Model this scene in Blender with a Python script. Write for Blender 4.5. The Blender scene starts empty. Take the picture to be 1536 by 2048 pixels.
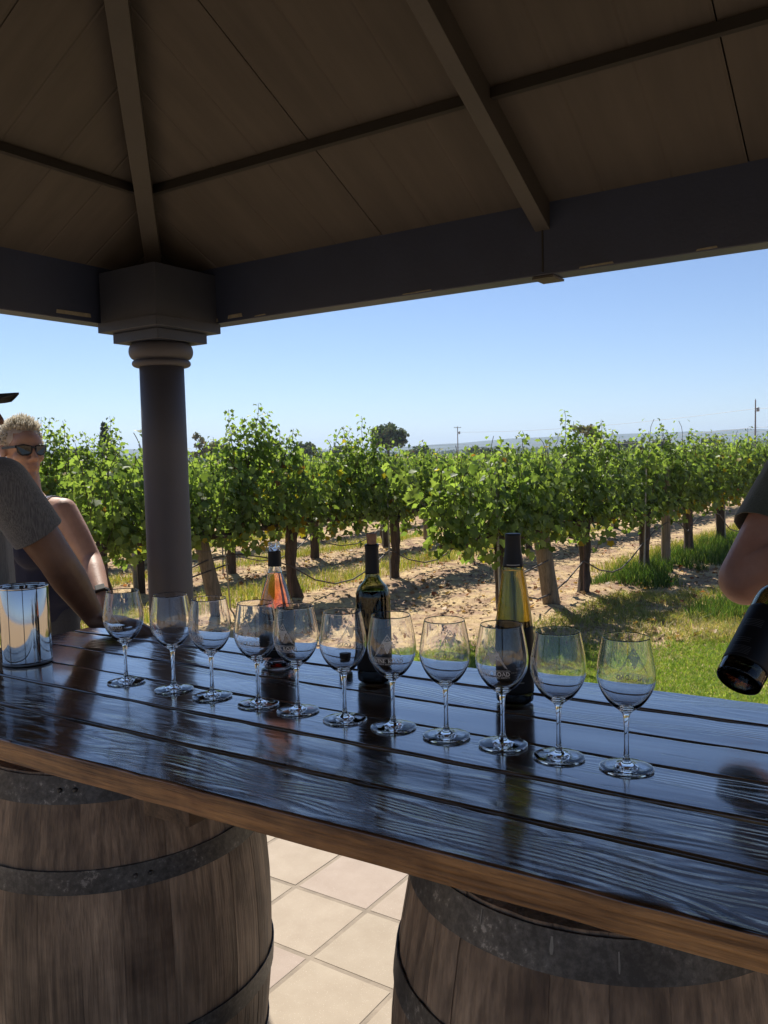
import bpy, bmesh, math, random
import numpy as np
from mathutils import Vector, Matrix
R = math.radians
random.seed(7); rng = np.random.default_rng(7)
scene = bpy.context.scene
col = scene.collection

# ------------------------------------------------------------------ camera
CAM_H, FPX, PITCH, ROLL = 1.55, 1660.0, R(3.85), R(1.35)
fwd = np.array([0, math.cos(PITCH), -math.sin(PITCH)])
up0 = np.array([0, math.sin(PITCH), math.cos(PITCH)]); rt0 = np.array([1.0, 0, 0])
camX = math.cos(ROLL) * rt0 - math.sin(ROLL) * up0
camY = math.sin(ROLL) * rt0 + math.cos(ROLL) * up0
cd = bpy.data.cameras.new('camera'); cam = bpy.data.objects.new('camera', cd); col.objects.link(cam)
cd.sensor_fit = 'VERTICAL'; cd.sensor_height = 32.0; cd.lens = FPX / 2048 * 32.0
cd.clip_start = 0.02; cd.clip_end = 20000
cam.matrix_world = Matrix(((camX[0], camY[0], -fwd[0], 0), (camX[1], camY[1], -fwd[1], 0), (camX[2], camY[2], -fwd[2], CAM_H), (0, 0, 0, 1)))
scene.camera = cam
def PX(x, y, d):
    """photo pixel + distance along the view axis -> place in the world"""
    return np.array([0, 0, CAM_H]) + d * (fwd + (x - 768) / FPX * camX + (1024 - y) / FPX * camY)

# ------------------------------------------------------------------ light
SUN_AZ, SUN_EL = R(-20), R(50)
world = bpy.data.worlds.new('World'); scene.world = world; world.use_nodes = True
wn = world.node_tree.nodes; wl = world.node_tree.links; wn.clear()
sky = wn.new('ShaderNodeTexSky'); sky.sky_type = 'NISHITA'; sky.sun_disc = False
sky.sun_elevation = SUN_EL; sky.sun_rotation = SUN_AZ
sky.air_density = 1.0; sky.dust_density = 0.0; sky.ozone_density = 3.0; sky.altitude = 1200
bg = wn.new('ShaderNodeBackground'); bg.inputs[1].default_value = 0.054
wo = wn.new('ShaderNodeOutputWorld')
stint = wn.new('ShaderNodeMix'); stint.data_type = 'RGBA'; stint.blend_type = 'MULTIPLY'; stint.inputs[0].default_value = 1.0; stint.inputs[7].default_value = (0.95, 0.955, 1.045, 1)
wl.new(sky.outputs[0], stint.inputs[6]); wl.new(stint.outputs[2], bg.inputs[0]); wl.new(bg.outputs[0], wo.inputs[0])
sl = bpy.data.lights.new('sun', 'SUN'); sl.energy = 3.8; sl.angle = R(0.53); sl.color = (1.0, 0.94, 0.85)
so = bpy.data.objects.new('sun', sl); col.objects.link(so)
sdir = Vector((math.sin(SUN_AZ) * math.cos(SUN_EL), math.cos(SUN_AZ) * math.cos(SUN_EL), math.sin(SUN_EL)))
so.rotation_euler = sdir.to_track_quat('Z', 'Y').to_euler(); so.location = (-8, 20, 30)
vs = scene.view_settings; vs.view_transform = 'Standard'; vs.look = 'None'; vs.exposure = 1.1; vs.gamma = 1.0; vs.use_curve_mapping = False
cy = scene.cycles
cy.use_denoising = True; cy.max_bounces = 14; cy.transmission_bounces = 14; cy.glossy_bounces = 6; cy.diffuse_bounces = 5
cy.transparent_max_bounces = 12; cy.caustics_reflective = False; cy.caustics_refractive = False
cy.sample_clamp_indirect = 6.0

# ------------------------------------------------------------------ helpers
def tag(o, label=None, cat=None, group=None, kind=None):
    if label: o['label'] = label
    if cat: o['category'] = cat
    if group: o['group'] = group
    if kind: o['kind'] = kind
    return o
def link(o, parent=None):
    col.objects.link(o)
    if parent is not None: o.parent = parent
    return o
def empty(name, loc=(0, 0, 0), rz=0.0):
    o = bpy.data.objects.new(name, None); o.empty_display_size = 0.1; o.location = loc; o.rotation_euler = (0, 0, rz)
    col.objects.link(o); return o
def mk(name, verts, faces, mat=None, parent=None, smooth=False, mats=None, fmat=None):
    me = bpy.data.meshes.new(name)
    me.from_pydata([tuple(map(float, v)) for v in verts], [], [tuple(int(i) for i in f) for f in faces]); me.update()
    for m in (mats or ([mat] if mat else [])): me.materials.append(m)
    if fmat is not None: me.polygons.foreach_set('material_index', fmat)
    if smooth: me.polygons.foreach_set('use_smooth', [True] * len(me.polygons))
    return link(bpy.data.objects.new(name, me), parent)
def mk_np(name, V, F, mat, parent=None, smooth=False, colors=None):
    """large triangle meshes from arrays; colors = per vertex rgb"""
    me = bpy.data.meshes.new(name); V = np.asarray(V, np.float32); F = np.asarray(F, np.int32)
    me.vertices.add(len(V)); me.vertices.foreach_set('co', V.ravel())
    k = F.shape[1]
    me.loops.add(F.size); me.loops.foreach_set('vertex_index', F.ravel())
    me.polygons.add(len(F)); me.polygons.foreach_set('loop_start', np.arange(0, F.size, k, dtype=np.int32))
    if smooth: me.polygons.foreach_set('use_smooth', np.ones(len(F), bool))
    me.update(calc_edges=True)
    if colors is not None:
        a = me.color_attributes.new('tint', 'FLOAT_COLOR', 'POINT')
        c = np.ones((len(V), 4), np.float32); c[:, :3] = colors; a.data.foreach_set('color', c.ravel())
    if mat: me.materials.append(mat)
    return link(bpy.data.objects.new(name, me), parent)
class MB:
    def __init__(s): s.v = []; s.f = []
    def add(s, v, f):
        n = len(s.v); s.v += [tuple(p) for p in v]; s.f += [tuple(i + n for i in q) for q in f]; return s
    def hexa(s, p):   # 8 points: bottom 4 (ccw), top 4
        return s.add(p, [(3, 2, 1, 0), (4, 5, 6, 7), (0, 1, 5, 4), (1, 2, 6, 5), (2, 3, 7, 6), (3, 0, 4, 7)])
    def box(s, c, d, rz=0.0):
        x, y, z = d[0] / 2, d[1] / 2, d[2] / 2; ca, sa = math.cos(rz), math.sin(rz)
        p = [(-x, -y, -z), (x, -y, -z), (x, y, -z), (-x, y, -z), (-x, -y, z), (x, -y, z), (x, y, z), (-x, y, z)]
        return s.hexa([(c[0] + a * ca - b * sa, c[1] + a * sa + b * ca, c[2] + e) for a, b, e in p])
    def bar(s, a, b, w, h, up=(0, 0, 1)):
        a, b = Vector(a), Vector(b); d = (b - a).normalized(); sd = d.cross(Vector(up)).normalized(); u = sd.cross(d)
        q = [(-1, -1), (1, -1), (1, 1), (-1, 1)]
        A = [a + sd * (i * w / 2) + u * (j * h / 2) for i, j in q]; B = [b + sd * (i * w / 2) + u * (j * h / 2) for i, j in q]
        return s.add(A + B, [(0, 1, 2, 3), (7, 6, 5, 4), (1, 0, 4, 5), (2, 1, 5, 6), (3, 2, 6, 7), (0, 3, 7, 4)])
    def tube(s, pts, rad, n=10, cap=True):
        pts = [Vector(p) for p in pts]; m = len(pts)
        rad = rad if hasattr(rad, '__len__') else [rad] * m
        V = []; ref = Vector((0.31, 0.95, 0.05))
        for i, p in enumerate(pts):
            t = (pts[min(i + 1, m - 1)] - pts[max(i - 1, 0)]).normalized()
            x = t.cross(ref)
            if x.length < 1e-3: x = t.cross(Vector((1, 0, 0)))
            x.normalize(); y = t.cross(x)
            V += [p + (x * math.cos(2 * math.pi * k / n) + y * math.sin(2 * math.pi * k / n)) * rad[i] for k in range(n)]
        F = []
        for i in range(m - 1):
            for k in range(n):
                F.append((i * n + k, i * n + (k + 1) % n, (i + 1) * n + (k + 1) % n, (i + 1) * n + k))
        if cap: F.append(tuple(range(n))[::-1]); F.append(tuple((m - 1) * n + k for k in range(n)))
        return s.add(V, F)
    def lathe(s, prof, n=48, closed=False, c=(0, 0, 0)):
        """prof: (r,z) list; r==0 ends become poles; closed joins last to first"""
        V = []; idx = []
        for r, z in prof:
            if r < 1e-6: idx.append([len(V)]); V.append((c[0], c[1], c[2] + z))
            else:
                idx.append(list(range(len(V), len(V) + n)))
                V += [(c[0] + r * math.cos(2 * math.pi * k / n), c[1] + r * math.sin(2 * math.pi * k / n), c[2] + z) for k in range(n)]
        F = []; pr = list(zip(idx[:-1], idx[1:])) + ([(idx[-1], idx[0])] if closed else [])
        for a, b in pr:
            for k in range(n):
                k2 = (k + 1) % n
                if len(a) == 1 and len(b) == 1: continue
                if len(a) == 1: F.append((a[0], b[k2], b[k]))
                elif len(b) == 1: F.append((a[k], a[k2], b[0]))
                else: F.append((a[k], a[k2], b[k2], b[k]))
        return s.add(V, F)
    def build(s, name, mat, parent=None, smooth=False, bevel=0.0):
        o = mk(name, s.v, s.f, mat, parent, smooth)
        if bevel:
            bm = bmesh.new(); bm.from_mesh(o.data)
            bmesh.ops.bevel(bm, geom=bm.edges[:], offset=bevel, segments=2, affect='EDGES', profile=0.7)
            bm.to_mesh(o.data); bm.free()
        return o
def spline(prof, k=6):
    """Catmull-Rom through (r,z) points"""
    P = [np.array(p, float) for p in prof]; P = [2 * P[0] - P[1]] + P + [2 * P[-1] - P[-2]]; out = []
    for i in range(1, len(P) - 2):
        for j in range(k):
            t = j / k; a, b, c, d = P[i - 1:i + 3]
            out.append(tuple(0.5 * (2 * b + (c - a) * t + (2 * a - 5 * b + 4 * c - d) * t * t + (3 * b - a - 3 * c + d) * t ** 3)))
    out.append(tuple(P[-2])); return [(max(r, 0.0), z) for r, z in out]
def copy_tree(o, parent=None):
    c = o.copy(); col.objects.link(c); c.parent = parent
    for ch in list(o.children): copy_tree(ch, c)
    return c

# ------------------------------------------------------------------ materials
class NT:
    def __init__(s, name):
        s.m = bpy.data.materials.new(name); s.m.use_nodes = True; s.n = s.m.node_tree.nodes; s.l = s.m.node_tree.links
        s.n.clear(); s.out = s.n.new('ShaderNodeOutputMaterial'); s.bs = s.n.new('ShaderNodeBsdfPrincipled'); s.l.new(s.bs.outputs[0], s.out.inputs[0])
    def new(s, t, **kw):
        n = s.n.new('ShaderNode' + t)
        for k, v in kw.items():
            if k.startswith('i_'):
                key = k[2:]; key = int(key) if key.isdigit() else key
                n.inputs[key].default_value = v
            else: setattr(n, k, v)
        return n
    def k(s, a, b): s.l.new(a, b)
    def set(s, **kw):
        for a, v in kw.items(): s.bs.inputs[a.replace('_', ' ')].default_value = v
    def obj(s, scale=(1, 1, 1), rnd=0.0):
        tc = s.new('TexCoord'); mp = s.new('Mapping'); mp.inputs['Scale'].default_value = scale; s.k(tc.outputs['Object'], mp.inputs['Vector'])
        if rnd:
            oi = s.new('ObjectInfo'); mu = s.new('Math', operation='MULTIPLY', i_1=rnd); s.k(oi.outputs['Random'], mu.inputs[0])
            cb = s.new('CombineXYZ'); s.k(mu.outputs[0], cb.inputs[0]); s.k(mu.outputs[0], cb.inputs[1]); s.k(mu.outputs[0], cb.inputs[2])
            s.k(cb.outputs[0], mp.inputs['Location'])
        return mp.outputs[0]
    def noise(s, vec, scale=5, detail=4, rough=0.55, dist=0.0):
        n = s.new('TexNoise'); n.inputs['Scale'].default_value = scale; n.inputs['Detail'].default_value = detail; n.inputs['Roughness'].default_value = rough; n.inputs['Distortion'].default_value = dist
        if vec is not None: s.k(vec, n.inputs['Vector'])
        return n.outputs['Fac']
    def ramp(s, fac, stops):
        r = s.new('ValToRGB'); e = r.color_ramp.elements
        while len(e) < len(stops): e.new(0.5)
        for el, (p, c) in zip(e, stops): el.position = p; el.color = (*c, 1) if len(c) == 3 else c
        s.k(fac, r.inputs[0]); return r.outputs[0]
    def mix(s, fac, a, b, mode='MIX'):
        m = s.new('Mix', data_type='RGBA', blend_type=mode)
        for sock, v in ((0, fac), (6, a), (7, b)):
            if hasattr(v, 'is_linked') or hasattr(v, 'links'): s.k(v, m.inputs[sock])
            elif sock == 0: m.inputs[0].default_value = v
            else: m.inputs[sock].default_value = (*v, 1)
        return m.outputs[2]
    def math(s, op, a, b=None):
        m = s.new('Math', operation=op)
        for i, v in enumerate((a, b)):
            if v is None: continue
            if hasattr(v, 'links'): s.k(v, m.inputs[i])
            else: m.inputs[i].default_value = v
        return m.outputs[0]
    def bump(s, h, strength=0.3, dist=0.01, nrm=None):
        b = s.new('Bump'); b.inputs['Strength'].default_value = strength; b.inputs['Distance'].default_value = dist; s.k(h, b.inputs['Height'])
        if nrm is not None: s.k(nrm, b.inputs['Normal'])
        s.k(b.outputs[0], s.bs.inputs['Normal']); return b.outputs[0]
    def base(s, c): s.k(c, s.bs.inputs['Base Color'])
    def rough(s, c): s.k(c, s.bs.inputs['Roughness'])

def simple(name, c, rough=0.6, metal=0.0, var=0.15, scale=8.0, bump=0.0, bscale=60.0, **kw):
    t = NT(name); v = t.obj(); n = t.noise(v, scale, 5)
    t.base(t.ramp(n, [(0.3, [x * (1 - var) for x in c]), (0.7, [min(1, x * (1 + var)) for x in c])]))
    t.set(Roughness=rough, Metallic=metal, **kw)
    if bump: t.bump(t.noise(v, bscale, 3), bump, 0.004)
    return t.m
def glassmat(name, c=(1, 1, 1), rough=0.0, ior=1.47, density=None):
    t = NT(name); t.set(Base_Color=(*c, 1), Roughness=rough, IOR=ior, Transmission_Weight=1.0)
    if density:
        v = t.new('VolumeAbsorption'); v.inputs['Color'].default_value = (*density[0], 1); v.inputs['Density'].default_value = density[1]
        t.k(v.outputs[0], t.out.inputs['Volume'])
    return t.m

def m_plank_top(name='varnished_plank', bs=1.0, wv=1.6, coat=1.0, ior=1.75):
    t = NT(name); tc = t.obj((1, 1, 1), 17.0)
    sep = t.new('SeparateXYZ'); t.k(tc, sep.inputs[0])
    st = t.new('Mapping'); st.inputs['Scale'].default_value = (0.9, 4.5, 1.0); t.k(tc, st.inputs['Vector'])
    big = t.noise(st.outputs[0], 1.6, 2.5, 0.5)
    st2 = t.new('Mapping'); st2.inputs['Scale'].default_value = (3.0, 90.0, 1.0); t.k(tc, st2.inputs['Vector'])
    fine = t.noise(st2.outputs[0], 1.6, 4, 0.6)
    ph = t.math('ADD', t.math('MULTIPLY', sep.outputs[1], 300.0), t.math('MULTIPLY', big, 120.0))
    ring = t.math('SINE', ph)
    ring01 = t.math('ADD', t.math('MULTIPLY', ring, 0.5), 0.5)
    amp = t.ramp(t.noise(st.outputs[0], 1.1, 3, 0.5), [(0.38, (0.05,) * 3), (0.62, (1.0,) * 3)])
    st3 = t.new('Mapping'); st3.inputs['Scale'].default_value = (2.2, 9.0, 1.0); t.k(tc, st3.inputs['Vector'])
    wav = t.noise(st3.outputs[0], 2.2, 2, 0.5)
    st4 = t.new('Mapping'); st4.inputs['Scale'].default_value = (5.0, 46.0, 1.0); t.k(tc, st4.inputs['Vector'])
    crack = t.ramp(t.noise(st4.outputs[0], 1.5, 2, 0.5), [(0.665, (0, 0, 0)), (0.70, (1, 1, 1))])
    knot = t.new('TexVoronoi', i_Scale=1.0); st5 = t.new('Mapping'); st5.inputs['Scale'].default_value = (3.2, 7.0, 1.0); t.k(tc, st5.inputs['Vector']); t.k(st5.outputs[0], knot.inputs['Vector'])
    kn = t.ramp(knot.outputs['Distance'], [(0.03, (1, 1, 1)), (0.09, (0, 0, 0))])
    crack = t.math('MAXIMUM', crack, t.math('MULTIPLY', kn, 0.8))
    h = t.math('ADD', t.math('MULTIPLY', t.math('MULTIPLY', ring01, amp), 0.75), t.math('ADD', t.math('MULTIPLY', fine, 0.22), t.math('MULTIPLY', wav, wv)))
    c1 = t.ramp(ring01, [(0.0, (0.085, 0.038, 0.018)), (1.0, (0.210, 0.100, 0.047))])
    c2 = t.ramp(fine, [(0.35, (0.25, 0.22, 0.2)), (0.6, (1, 1, 1))])
    t.base(t.mix(t.math('MULTIPLY', crack, 0.85), t.mix(0.8, c1, c2, 'MULTIPLY'), (0.006, 0.004, 0.003)))
    h = t.math('SUBTRACT', h, t.math('MULTIPLY', crack, 0.8))
    wear = t.noise(tc, 7.0, 4, 0.6)
    t.rough(t.ramp(wear, [(0.3, (0.10,) * 3), (0.75, (0.26,) * 3)]))
    t.set(IOR=ior, Coat_Weight=coat, Coat_Roughness=0.10, Coat_IOR=1.62)
    t.bump(h, 0.5 * bs, 0.0036)
    return t.m
def m_wood(name, dark, light, axis=0, scale=1.0, rough=0.7, bump=0.4, rnd=11.0, stain=0.5, stain_c=(0.35, 0.3, 0.27)):
    t = NT(name); tc = t.obj((1, 1, 1), rnd)
    sc = [14.0, 14.0, 14.0]; sc[axis] = 1.0
    st = t.new('Mapping'); st.inputs['Scale'].default_value = [x * scale for x in sc]; t.k(tc, st.inputs['Vector'])
    g = t.noise(st.outputs[0], 2.2, 7, 0.62, 0.6)
    sc2 = [95.0, 95.0, 95.0]; sc2[axis] = 3.0
    st2 = t.new('Mapping'); st2.inputs['Scale'].default_value = [x * scale for x in sc2]; t.k(tc, st2.inputs['Vector'])
    f = t.noise(st2.outputs[0], 1.2, 3, 0.6)
    c = t.ramp(g, [(0.25, dark), (0.72, light)])
    c = t.mix(0.7, c, t.ramp(f, [(0.33, (0.45, 0.43, 0.42)), (0.55, (1, 1, 1))]), 'MULTIPLY')
    s = t.noise(tc, 3.1, 5, 0.6)
    c = t.mix(stain, c, t.ramp(s, [(0.36, stain_c), (0.62, (1, 1, 1))]), 'MULTIPLY')
    oi = t.new('ObjectInfo'); c = t.mix(0.5, c, t.ramp(oi.outputs['Random'], [(0, (0.6, 0.58, 0.56)), (1, (1.15, 1.1, 1.05))]), 'MULTIPLY')
    t.base(c); t.set(Roughness=rough)
    t.bump(t.math('ADD', g, f), bump, 0.004)
    return t.m

M = {}
M['plank'] = m_plank_top(bs=1.3, wv=3.0, coat=0.6, ior=1.55); M['plank_smooth'] = m_plank_top('smooth_varnished_plank', 0.42, 1.0)
M['plank_edge'] = m_wood('plank_raw_edge', (0.085, 0.034, 0.011), (0.78, 0.42, 0.155), 0, 1.6, 0.55, 1.0, 5.0, 0.85, (0.22, 0.14, 0.09))
M['joist'] = m_wood('joist_wood', (0.05, 0.032, 0.02), (0.17, 0.11, 0.065), 1, 1.0, 0.75, 0.5)
M['stave'] = m_wood('oak_stave', (0.105, 0.070, 0.045), (0.52, 0.37, 0.24), 2, 0.9, 0.6, 0.9, 9.0, 0.9, (0.20, 0.16, 0.14))
M['barrel_head'] = m_wood('oak_head', (0.07, 0.045, 0.03), (0.2, 0.14, 0.09), 0, 1.0, 0.7, 0.4)
def m_hoop():
    t = NT('galvanised_hoop'); v = t.obj((1, 1, 1), 5.0)
    n = t.noise(v, 95, 6, 0.7); b = t.noise(v, 9, 4)
    clus = t.noise(v, 14, 3); n = t.math('ADD', n, t.math('MULTIPLY', t.math('SUBTRACT', clus, 0.55), 0.55))
    t.base(t.mix(0.6, t.ramp(n, [(0.35, (0.055, 0.054, 0.052)), (0.56, (0.115, 0.112, 0.106)), (0.62, (0.15, 0.146, 0.138)), (0.68, (0.34, 0.33, 0.31))]), t.ramp(b, [(0.35, (0.4, 0.36, 0.33)), (0.65, (1, 1, 1))]), 'MULTIPLY'))
    t.set(Metallic=0.45, Roughness=0.5); t.bump(n, 0.2, 0.002); return t.m
M['hoop'] = m_hoop()
M['tile_grout'] = simple('tile_grout', (0.27, 0.22, 0.165), 0.9, var=0.2, scale=14, bump=0.4, bscale=180)
def m_tile():
    t = NT('patio_tile'); v = t.obj((1, 1, 1), 13.0); oi = t.new('ObjectInfo')
    c = t.ramp(oi.outputs['Random'], [(0.0, (0.375, 0.312, 0.235)), (0.45, (0.395, 0.328, 0.246)), (0.8, (0.39, 0.318, 0.25)), (1.0, (0.385, 0.308, 0.255))])
    c = t.mix(1.0, c, t.ramp(t.noise(v, 9, 5, 0.6), [(0.3, (0.86, 0.84, 0.82)), (0.7, (1, 1, 1))]), 'MULTIPLY')
    vo = t.new('TexVoronoi', i_Scale=150.0); t.k(v, vo.inputs['Vector'])
    ch = t.ramp(vo.outputs['Distance'], [(0.08, (1, 1, 1)), (0.16, (0, 0, 0))])
    vo2 = t.new('TexVoronoi', i_Scale=260.0); t.k(v, vo2.inputs['Vector'])
    pit = t.ramp(vo2.outputs['Distance'], [(0.1, (1, 1, 1)), (0.2, (0, 0, 0))])
    c = t.mix(t.math('MULTIPLY', ch, t.noise(v, 30, 2)), c, (0.78, 0.70, 0.58))
    c = t.mix(t.math('MULTIPLY', pit, 0.5), c, (0.30, 0.23, 0.16))
    t.base(c); t.set(Roughness=0.85); t.bump(t.noise(v, 220, 4), 0.25, 0.002); return t.m
M['tile'] = m_tile()
def m_ceiling():
    t = NT('ceiling_panel_paint'); v = t.obj((1, 1, 1), 0.0)
    st = t.new('Mapping'); st.inputs['Scale'].default_value = (11, 1.2, 1); t.k(v, st.inputs['Vector'])
    n = t.noise(st.outputs[0], 1.5, 5, 0.6); b = t.noise(v, 2.2, 4)
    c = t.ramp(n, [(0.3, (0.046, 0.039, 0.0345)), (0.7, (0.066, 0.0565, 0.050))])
    t.base(t.mix(0.6, c, t.ramp(b, [(0.35, (0.78, 0.76, 0.74)), (0.65, (1.05, 1.03, 1.0))]), 'MULTIPLY')); t.set(Roughness=0.75)
    sp = t.new('SeparateXYZ'); t.k(v, sp.inputs[0])
    w = t.math('FRACT', t.math('MULTIPLY', sp.outputs[0], 1 / 0.203))
    gr = t.ramp(w, [(0.0, (0, 0, 0)), (0.03, (1, 1, 1)), (0.97, (1, 1, 1)), (1.0, (0, 0, 0))])
    t.bump(t.math('ADD', gr, t.math('MULTIPLY', n, 0.4)), 0.6, 0.004); return t.m
M['ceiling'] = m_ceiling()
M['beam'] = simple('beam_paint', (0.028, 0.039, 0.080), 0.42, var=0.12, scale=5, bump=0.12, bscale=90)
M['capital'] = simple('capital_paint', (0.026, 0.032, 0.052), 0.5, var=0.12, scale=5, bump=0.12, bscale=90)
M['rafter'] = simple('rafter_paint', (0.044, 0.039, 0.036), 0.6, var=0.15, scale=6, bump=0.15, bscale=80)
M['purlin'] = simple('purlin_paint', (0.010, 0.008, 0.007), 0.65, var=0.2, scale=6)
M['column'] = simple('column_paint', (0.064, 0.063, 0.076), 0.62, var=0.10, scale=3, bump=0.18, bscale=140)
M['chip'] = simple('bare_filler', (0.22, 0.21, 0.17), 0.8, var=0.2, scale=60)
M['roofing'] = simple('roof_shingle', (0.13, 0.11, 0.1), 0.9, var=0.3, scale=9)
M['glass'] = glassmat('clear_glass', (1, 1, 1))
_p = NT('white_print'); _p.set(Base_Color=(.85, .86, .87, 1), Roughness=.5); _tl = _p.new('BsdfTranslucent'); _tl.inputs[0].default_value = (.85, .86, .87, 1); _ms = _p.new('MixShader', i_0=.25)
_p.k(_p.bs.outputs[0], _ms.inputs[1]); _p.k(_tl.outputs[0], _ms.inputs[2]); _p.k(_ms.outputs[0], _p.out.inputs[0]); M['print'] = _p.m
M['steel'] = NT('polished_steel').m
_t = M['steel'].node_tree.nodes['Principled BSDF']; _t.inputs['Base Color'].default_value = (0.50, 0.50, 0.51, 1); _t.inputs['Metallic'].default_value = 1.0; _t.inputs['Roughness'].default_value = 0.07
M['steel_dark'] = simple('dark_steel', (0.12, 0.12, 0.13), 0.35, 0.8)
M['black_label'] = simple('black_label', (0.006, 0.006, 0.007), 0.55, var=0.1, Specular_IOR_Level=0.25)
M['capsule'] = simple('black_capsule', (0.006, 0.007, 0.009), 0.5, var=0.1, Specular_IOR_Level=0.3)
M['label_ink'] = simple('label_ink', (0.42, 0.40, 0.36), 0.5, var=0.05)
M['label_faint'] = simple('faint_ink', (0.06, 0.06, 0.058), 0.5, var=0.05)
M['cork'] = simple('cork', (0.32, 0.185, 0.115), 0.85, var=0.3, scale=140, bump=0.4, bscale=200)
M['glass_green'] = glassmat('green_glass', (1, 1, 1), density=((0.30, 0.36, 0.06), 420.0))
M['glass_amber'] = glassmat('amber_glass', (1, 1, 1), density=((0.68, 0.62, 0.01), 540.0))
M['rose'] = glassmat('rose_wine', (1, 1, 1), ior=1.34, density=((0.95, 0.42, 0.10), 34.0))
M['red'] = glassmat('red_wine', (1, 1, 1), ior=1.34, density=((0.45, 0.02, 0.02), 160.0))
M['white'] = glassmat('white_wine', (1, 1, 1), ior=1.34, density=((1.0, 0.86, 0.42), 12.0))
M['bark'] = m_wood('vine_bark', (0.035, 0.024, 0.018), (0.16, 0.115, 0.085), 2, 1.6, 0.95, 1.0, 7.0, 0.4)
M['post'] = m_wood('weathered_post', (0.16, 0.125, 0.085), (0.36, 0.29, 0.205), 2, 1.0, 0.85, 0.4, 7.0, 0.35)
M['stake'] = simple('galvanised_stake', (0.30, 0.29, 0.27), 0.5, 0.6, var=0.25, scale=20)
M['rust'] = simple('rusty_steel', (0.10, 0.06, 0.045), 0.8, 0.2, var=0.3, scale=25)
M['hose'] = simple('black_hose', (0.07, 0.055, 0.045), 0.6)
M['wire'] = simple('trellis_wire', (0.14, 0.135, 0.13), 0.5, 0.5)
M['pole'] = simple('creosote_pole', (0.15, 0.12, 0.10), 0.9)
def m_leaf(name, tr=0.45, rough=0.45):
    t = NT(name); at = t.new('VertexColor', layer_name='tint'); c = at.outputs[0]
    t.base(c); t.set(Roughness=rough, IOR=1.4); t.bs.inputs['Specular IOR Level'].default_value = 0.4
    tl = t.new('BsdfTranslucent'); t.k(t.mix(1.0, c, (1.55, 1.60, 0.60), 'MULTIPLY'), tl.inputs[0])
    ms = t.new('MixShader', i_0=tr); t.k(t.bs.outputs[0], ms.inputs[1]); t.k(tl.outputs[0], ms.inputs[2]); t.k(ms.outputs[0], t.out.inputs[0])
    return t.m
_c = NT('clod_soil'); _c.base(_c.new('VertexColor', layer_name='tint').outputs[0]); _c.set(Roughness=.95); M['clod'] = _c.m
M['leaf'] = m_leaf('vine_leaf', 0.55, 0.45); M['grass'] = m_leaf('grass_blade', 0.4, 0.5); M['far_leaf'] = m_leaf('tree_leaf', 0.25, 0.6)

# ------------------------------------------------------------------ layout frames
aA, aB = R(123.4), R(33.4)
uA = np.array([math.sin(aA), math.cos(aA)]); uB = np.array([math.sin(aB), math.cos(aB)])
COL = np.array([-0.977, 3.744])
def PV(a, i, z=0.0):
    p = COL + a * uA - i * uB; return (p[0], p[1], z)
RZ = math.atan2(uA[1], uA[0])
SIDE = 3.66
tu = np.array([-0.8517, 0.5240]); tn = np.array([-0.5240, -0.8517])
vd = np.array([math.sin(R(37.5)), math.cos(R(37.5))]); wd = np.array([vd[1], -vd[0]])
def VW(v, w, z=0.0):
    p = vd * v + wd * w; return np.array([p[0], p[1], z])
GZ = -0.05

# ------------------------------------------------------------------ ground
def vnoise(x, y, seed=0):
    def h(i, j):
        n = np.sin(i * 127.1 + j * 311.7 + seed * 74.7) * 43758.5453; return n - np.floor(n)
    xi, yi = np.floor(x), np.floor(y); fx, fy = x - xi, y - yi; fx = fx * fx * (3 - 2 * fx); fy = fy * fy * (3 - 2 * fy)
    return (h(xi, yi) * (1 - fx) + h(xi + 1, yi) * fx) * (1 - fy) + (h(xi, yi + 1) * (1 - fx) + h(xi + 1, yi + 1) * fx) * fy
def fbm(x, y, o=4, seed=0):
    s = 0; a = 0.5
    for k in range(o): s = s + a * vnoise(x * 2 ** k, y * 2 ** k, seed + k); a *= 0.5
    return s
def lawn_edge(x, y):
    """>0 inside the mown lawn"""
    lim = np.where(x > 0.55, 6.72, 6.72 - (0.55 - x) * 1.1) + (fbm(x * 1.5, y * 1.5, 3, 5) - 0.45) * 0.7
    return np.clip(lim, 4.3, 9) - y
def gheight(x, y):
    h = (fbm(x * 1.1, y * 1.1, 3, 9) - 0.45) * 0.06
    cl = np.clip(fbm(x * 8, y * 8, 3, 3) - 0.42, 0, 1) * 0.09
    soft = np.clip(lawn_edge(x, y) * 3, -1, 1) * 0.5 + 0.5
    cl = cl * (1 - soft)
    w = x * wd[0] + y * wd[1]
    berm = 0.05 * np.exp(-((np.mod(w + 6.35 + 1.29, 2.58) - 1.29) / 0.35) ** 2)
    return GZ + h + cl + berm
def m_ground():
    t = NT('vineyard_soil'); v = t.obj()
    a = t.noise(v, 0.9, 6, 0.6); b = t.noise(v, 14, 6, 0.65); c = t.noise(v, 70, 4, 0.6); d = t.noise(v, 3.0, 4, 0.55)
    base = t.ramp(b, [(0.26, (0.155, 0.092, 0.060)), (0.5, (0.33, 0.22, 0.148)), (0.72, (0.48, 0.35, 0.24))])
    straw = t.ramp(c, [(0.3, (0.36, 0.25, 0.12)), (0.65, (0.66, 0.51, 0.30))])
    m = t.mix(t.ramp(d, [(0.42, (0, 0, 0)), (0.6, (1, 1, 1))]), base, straw)
    red = t.ramp(t.noise(v, 5.5, 5, 0.7), [(0.62, (0, 0, 0)), (0.72, (1, 1, 1))])
    m = t.mix(t.math('MULTIPLY', red, 0.45), m, (0.25, 0.09, 0.045))
    t.base(m); t.set(Roughness=0.95); t.bs.inputs['Specular IOR Level'].default_value = 0.1
    t.bump(t.math('ADD', b, t.math('MULTIPLY', c, 0.5)), 0.7, 0.03); return t.m
M['soil'] = m_ground()
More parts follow.
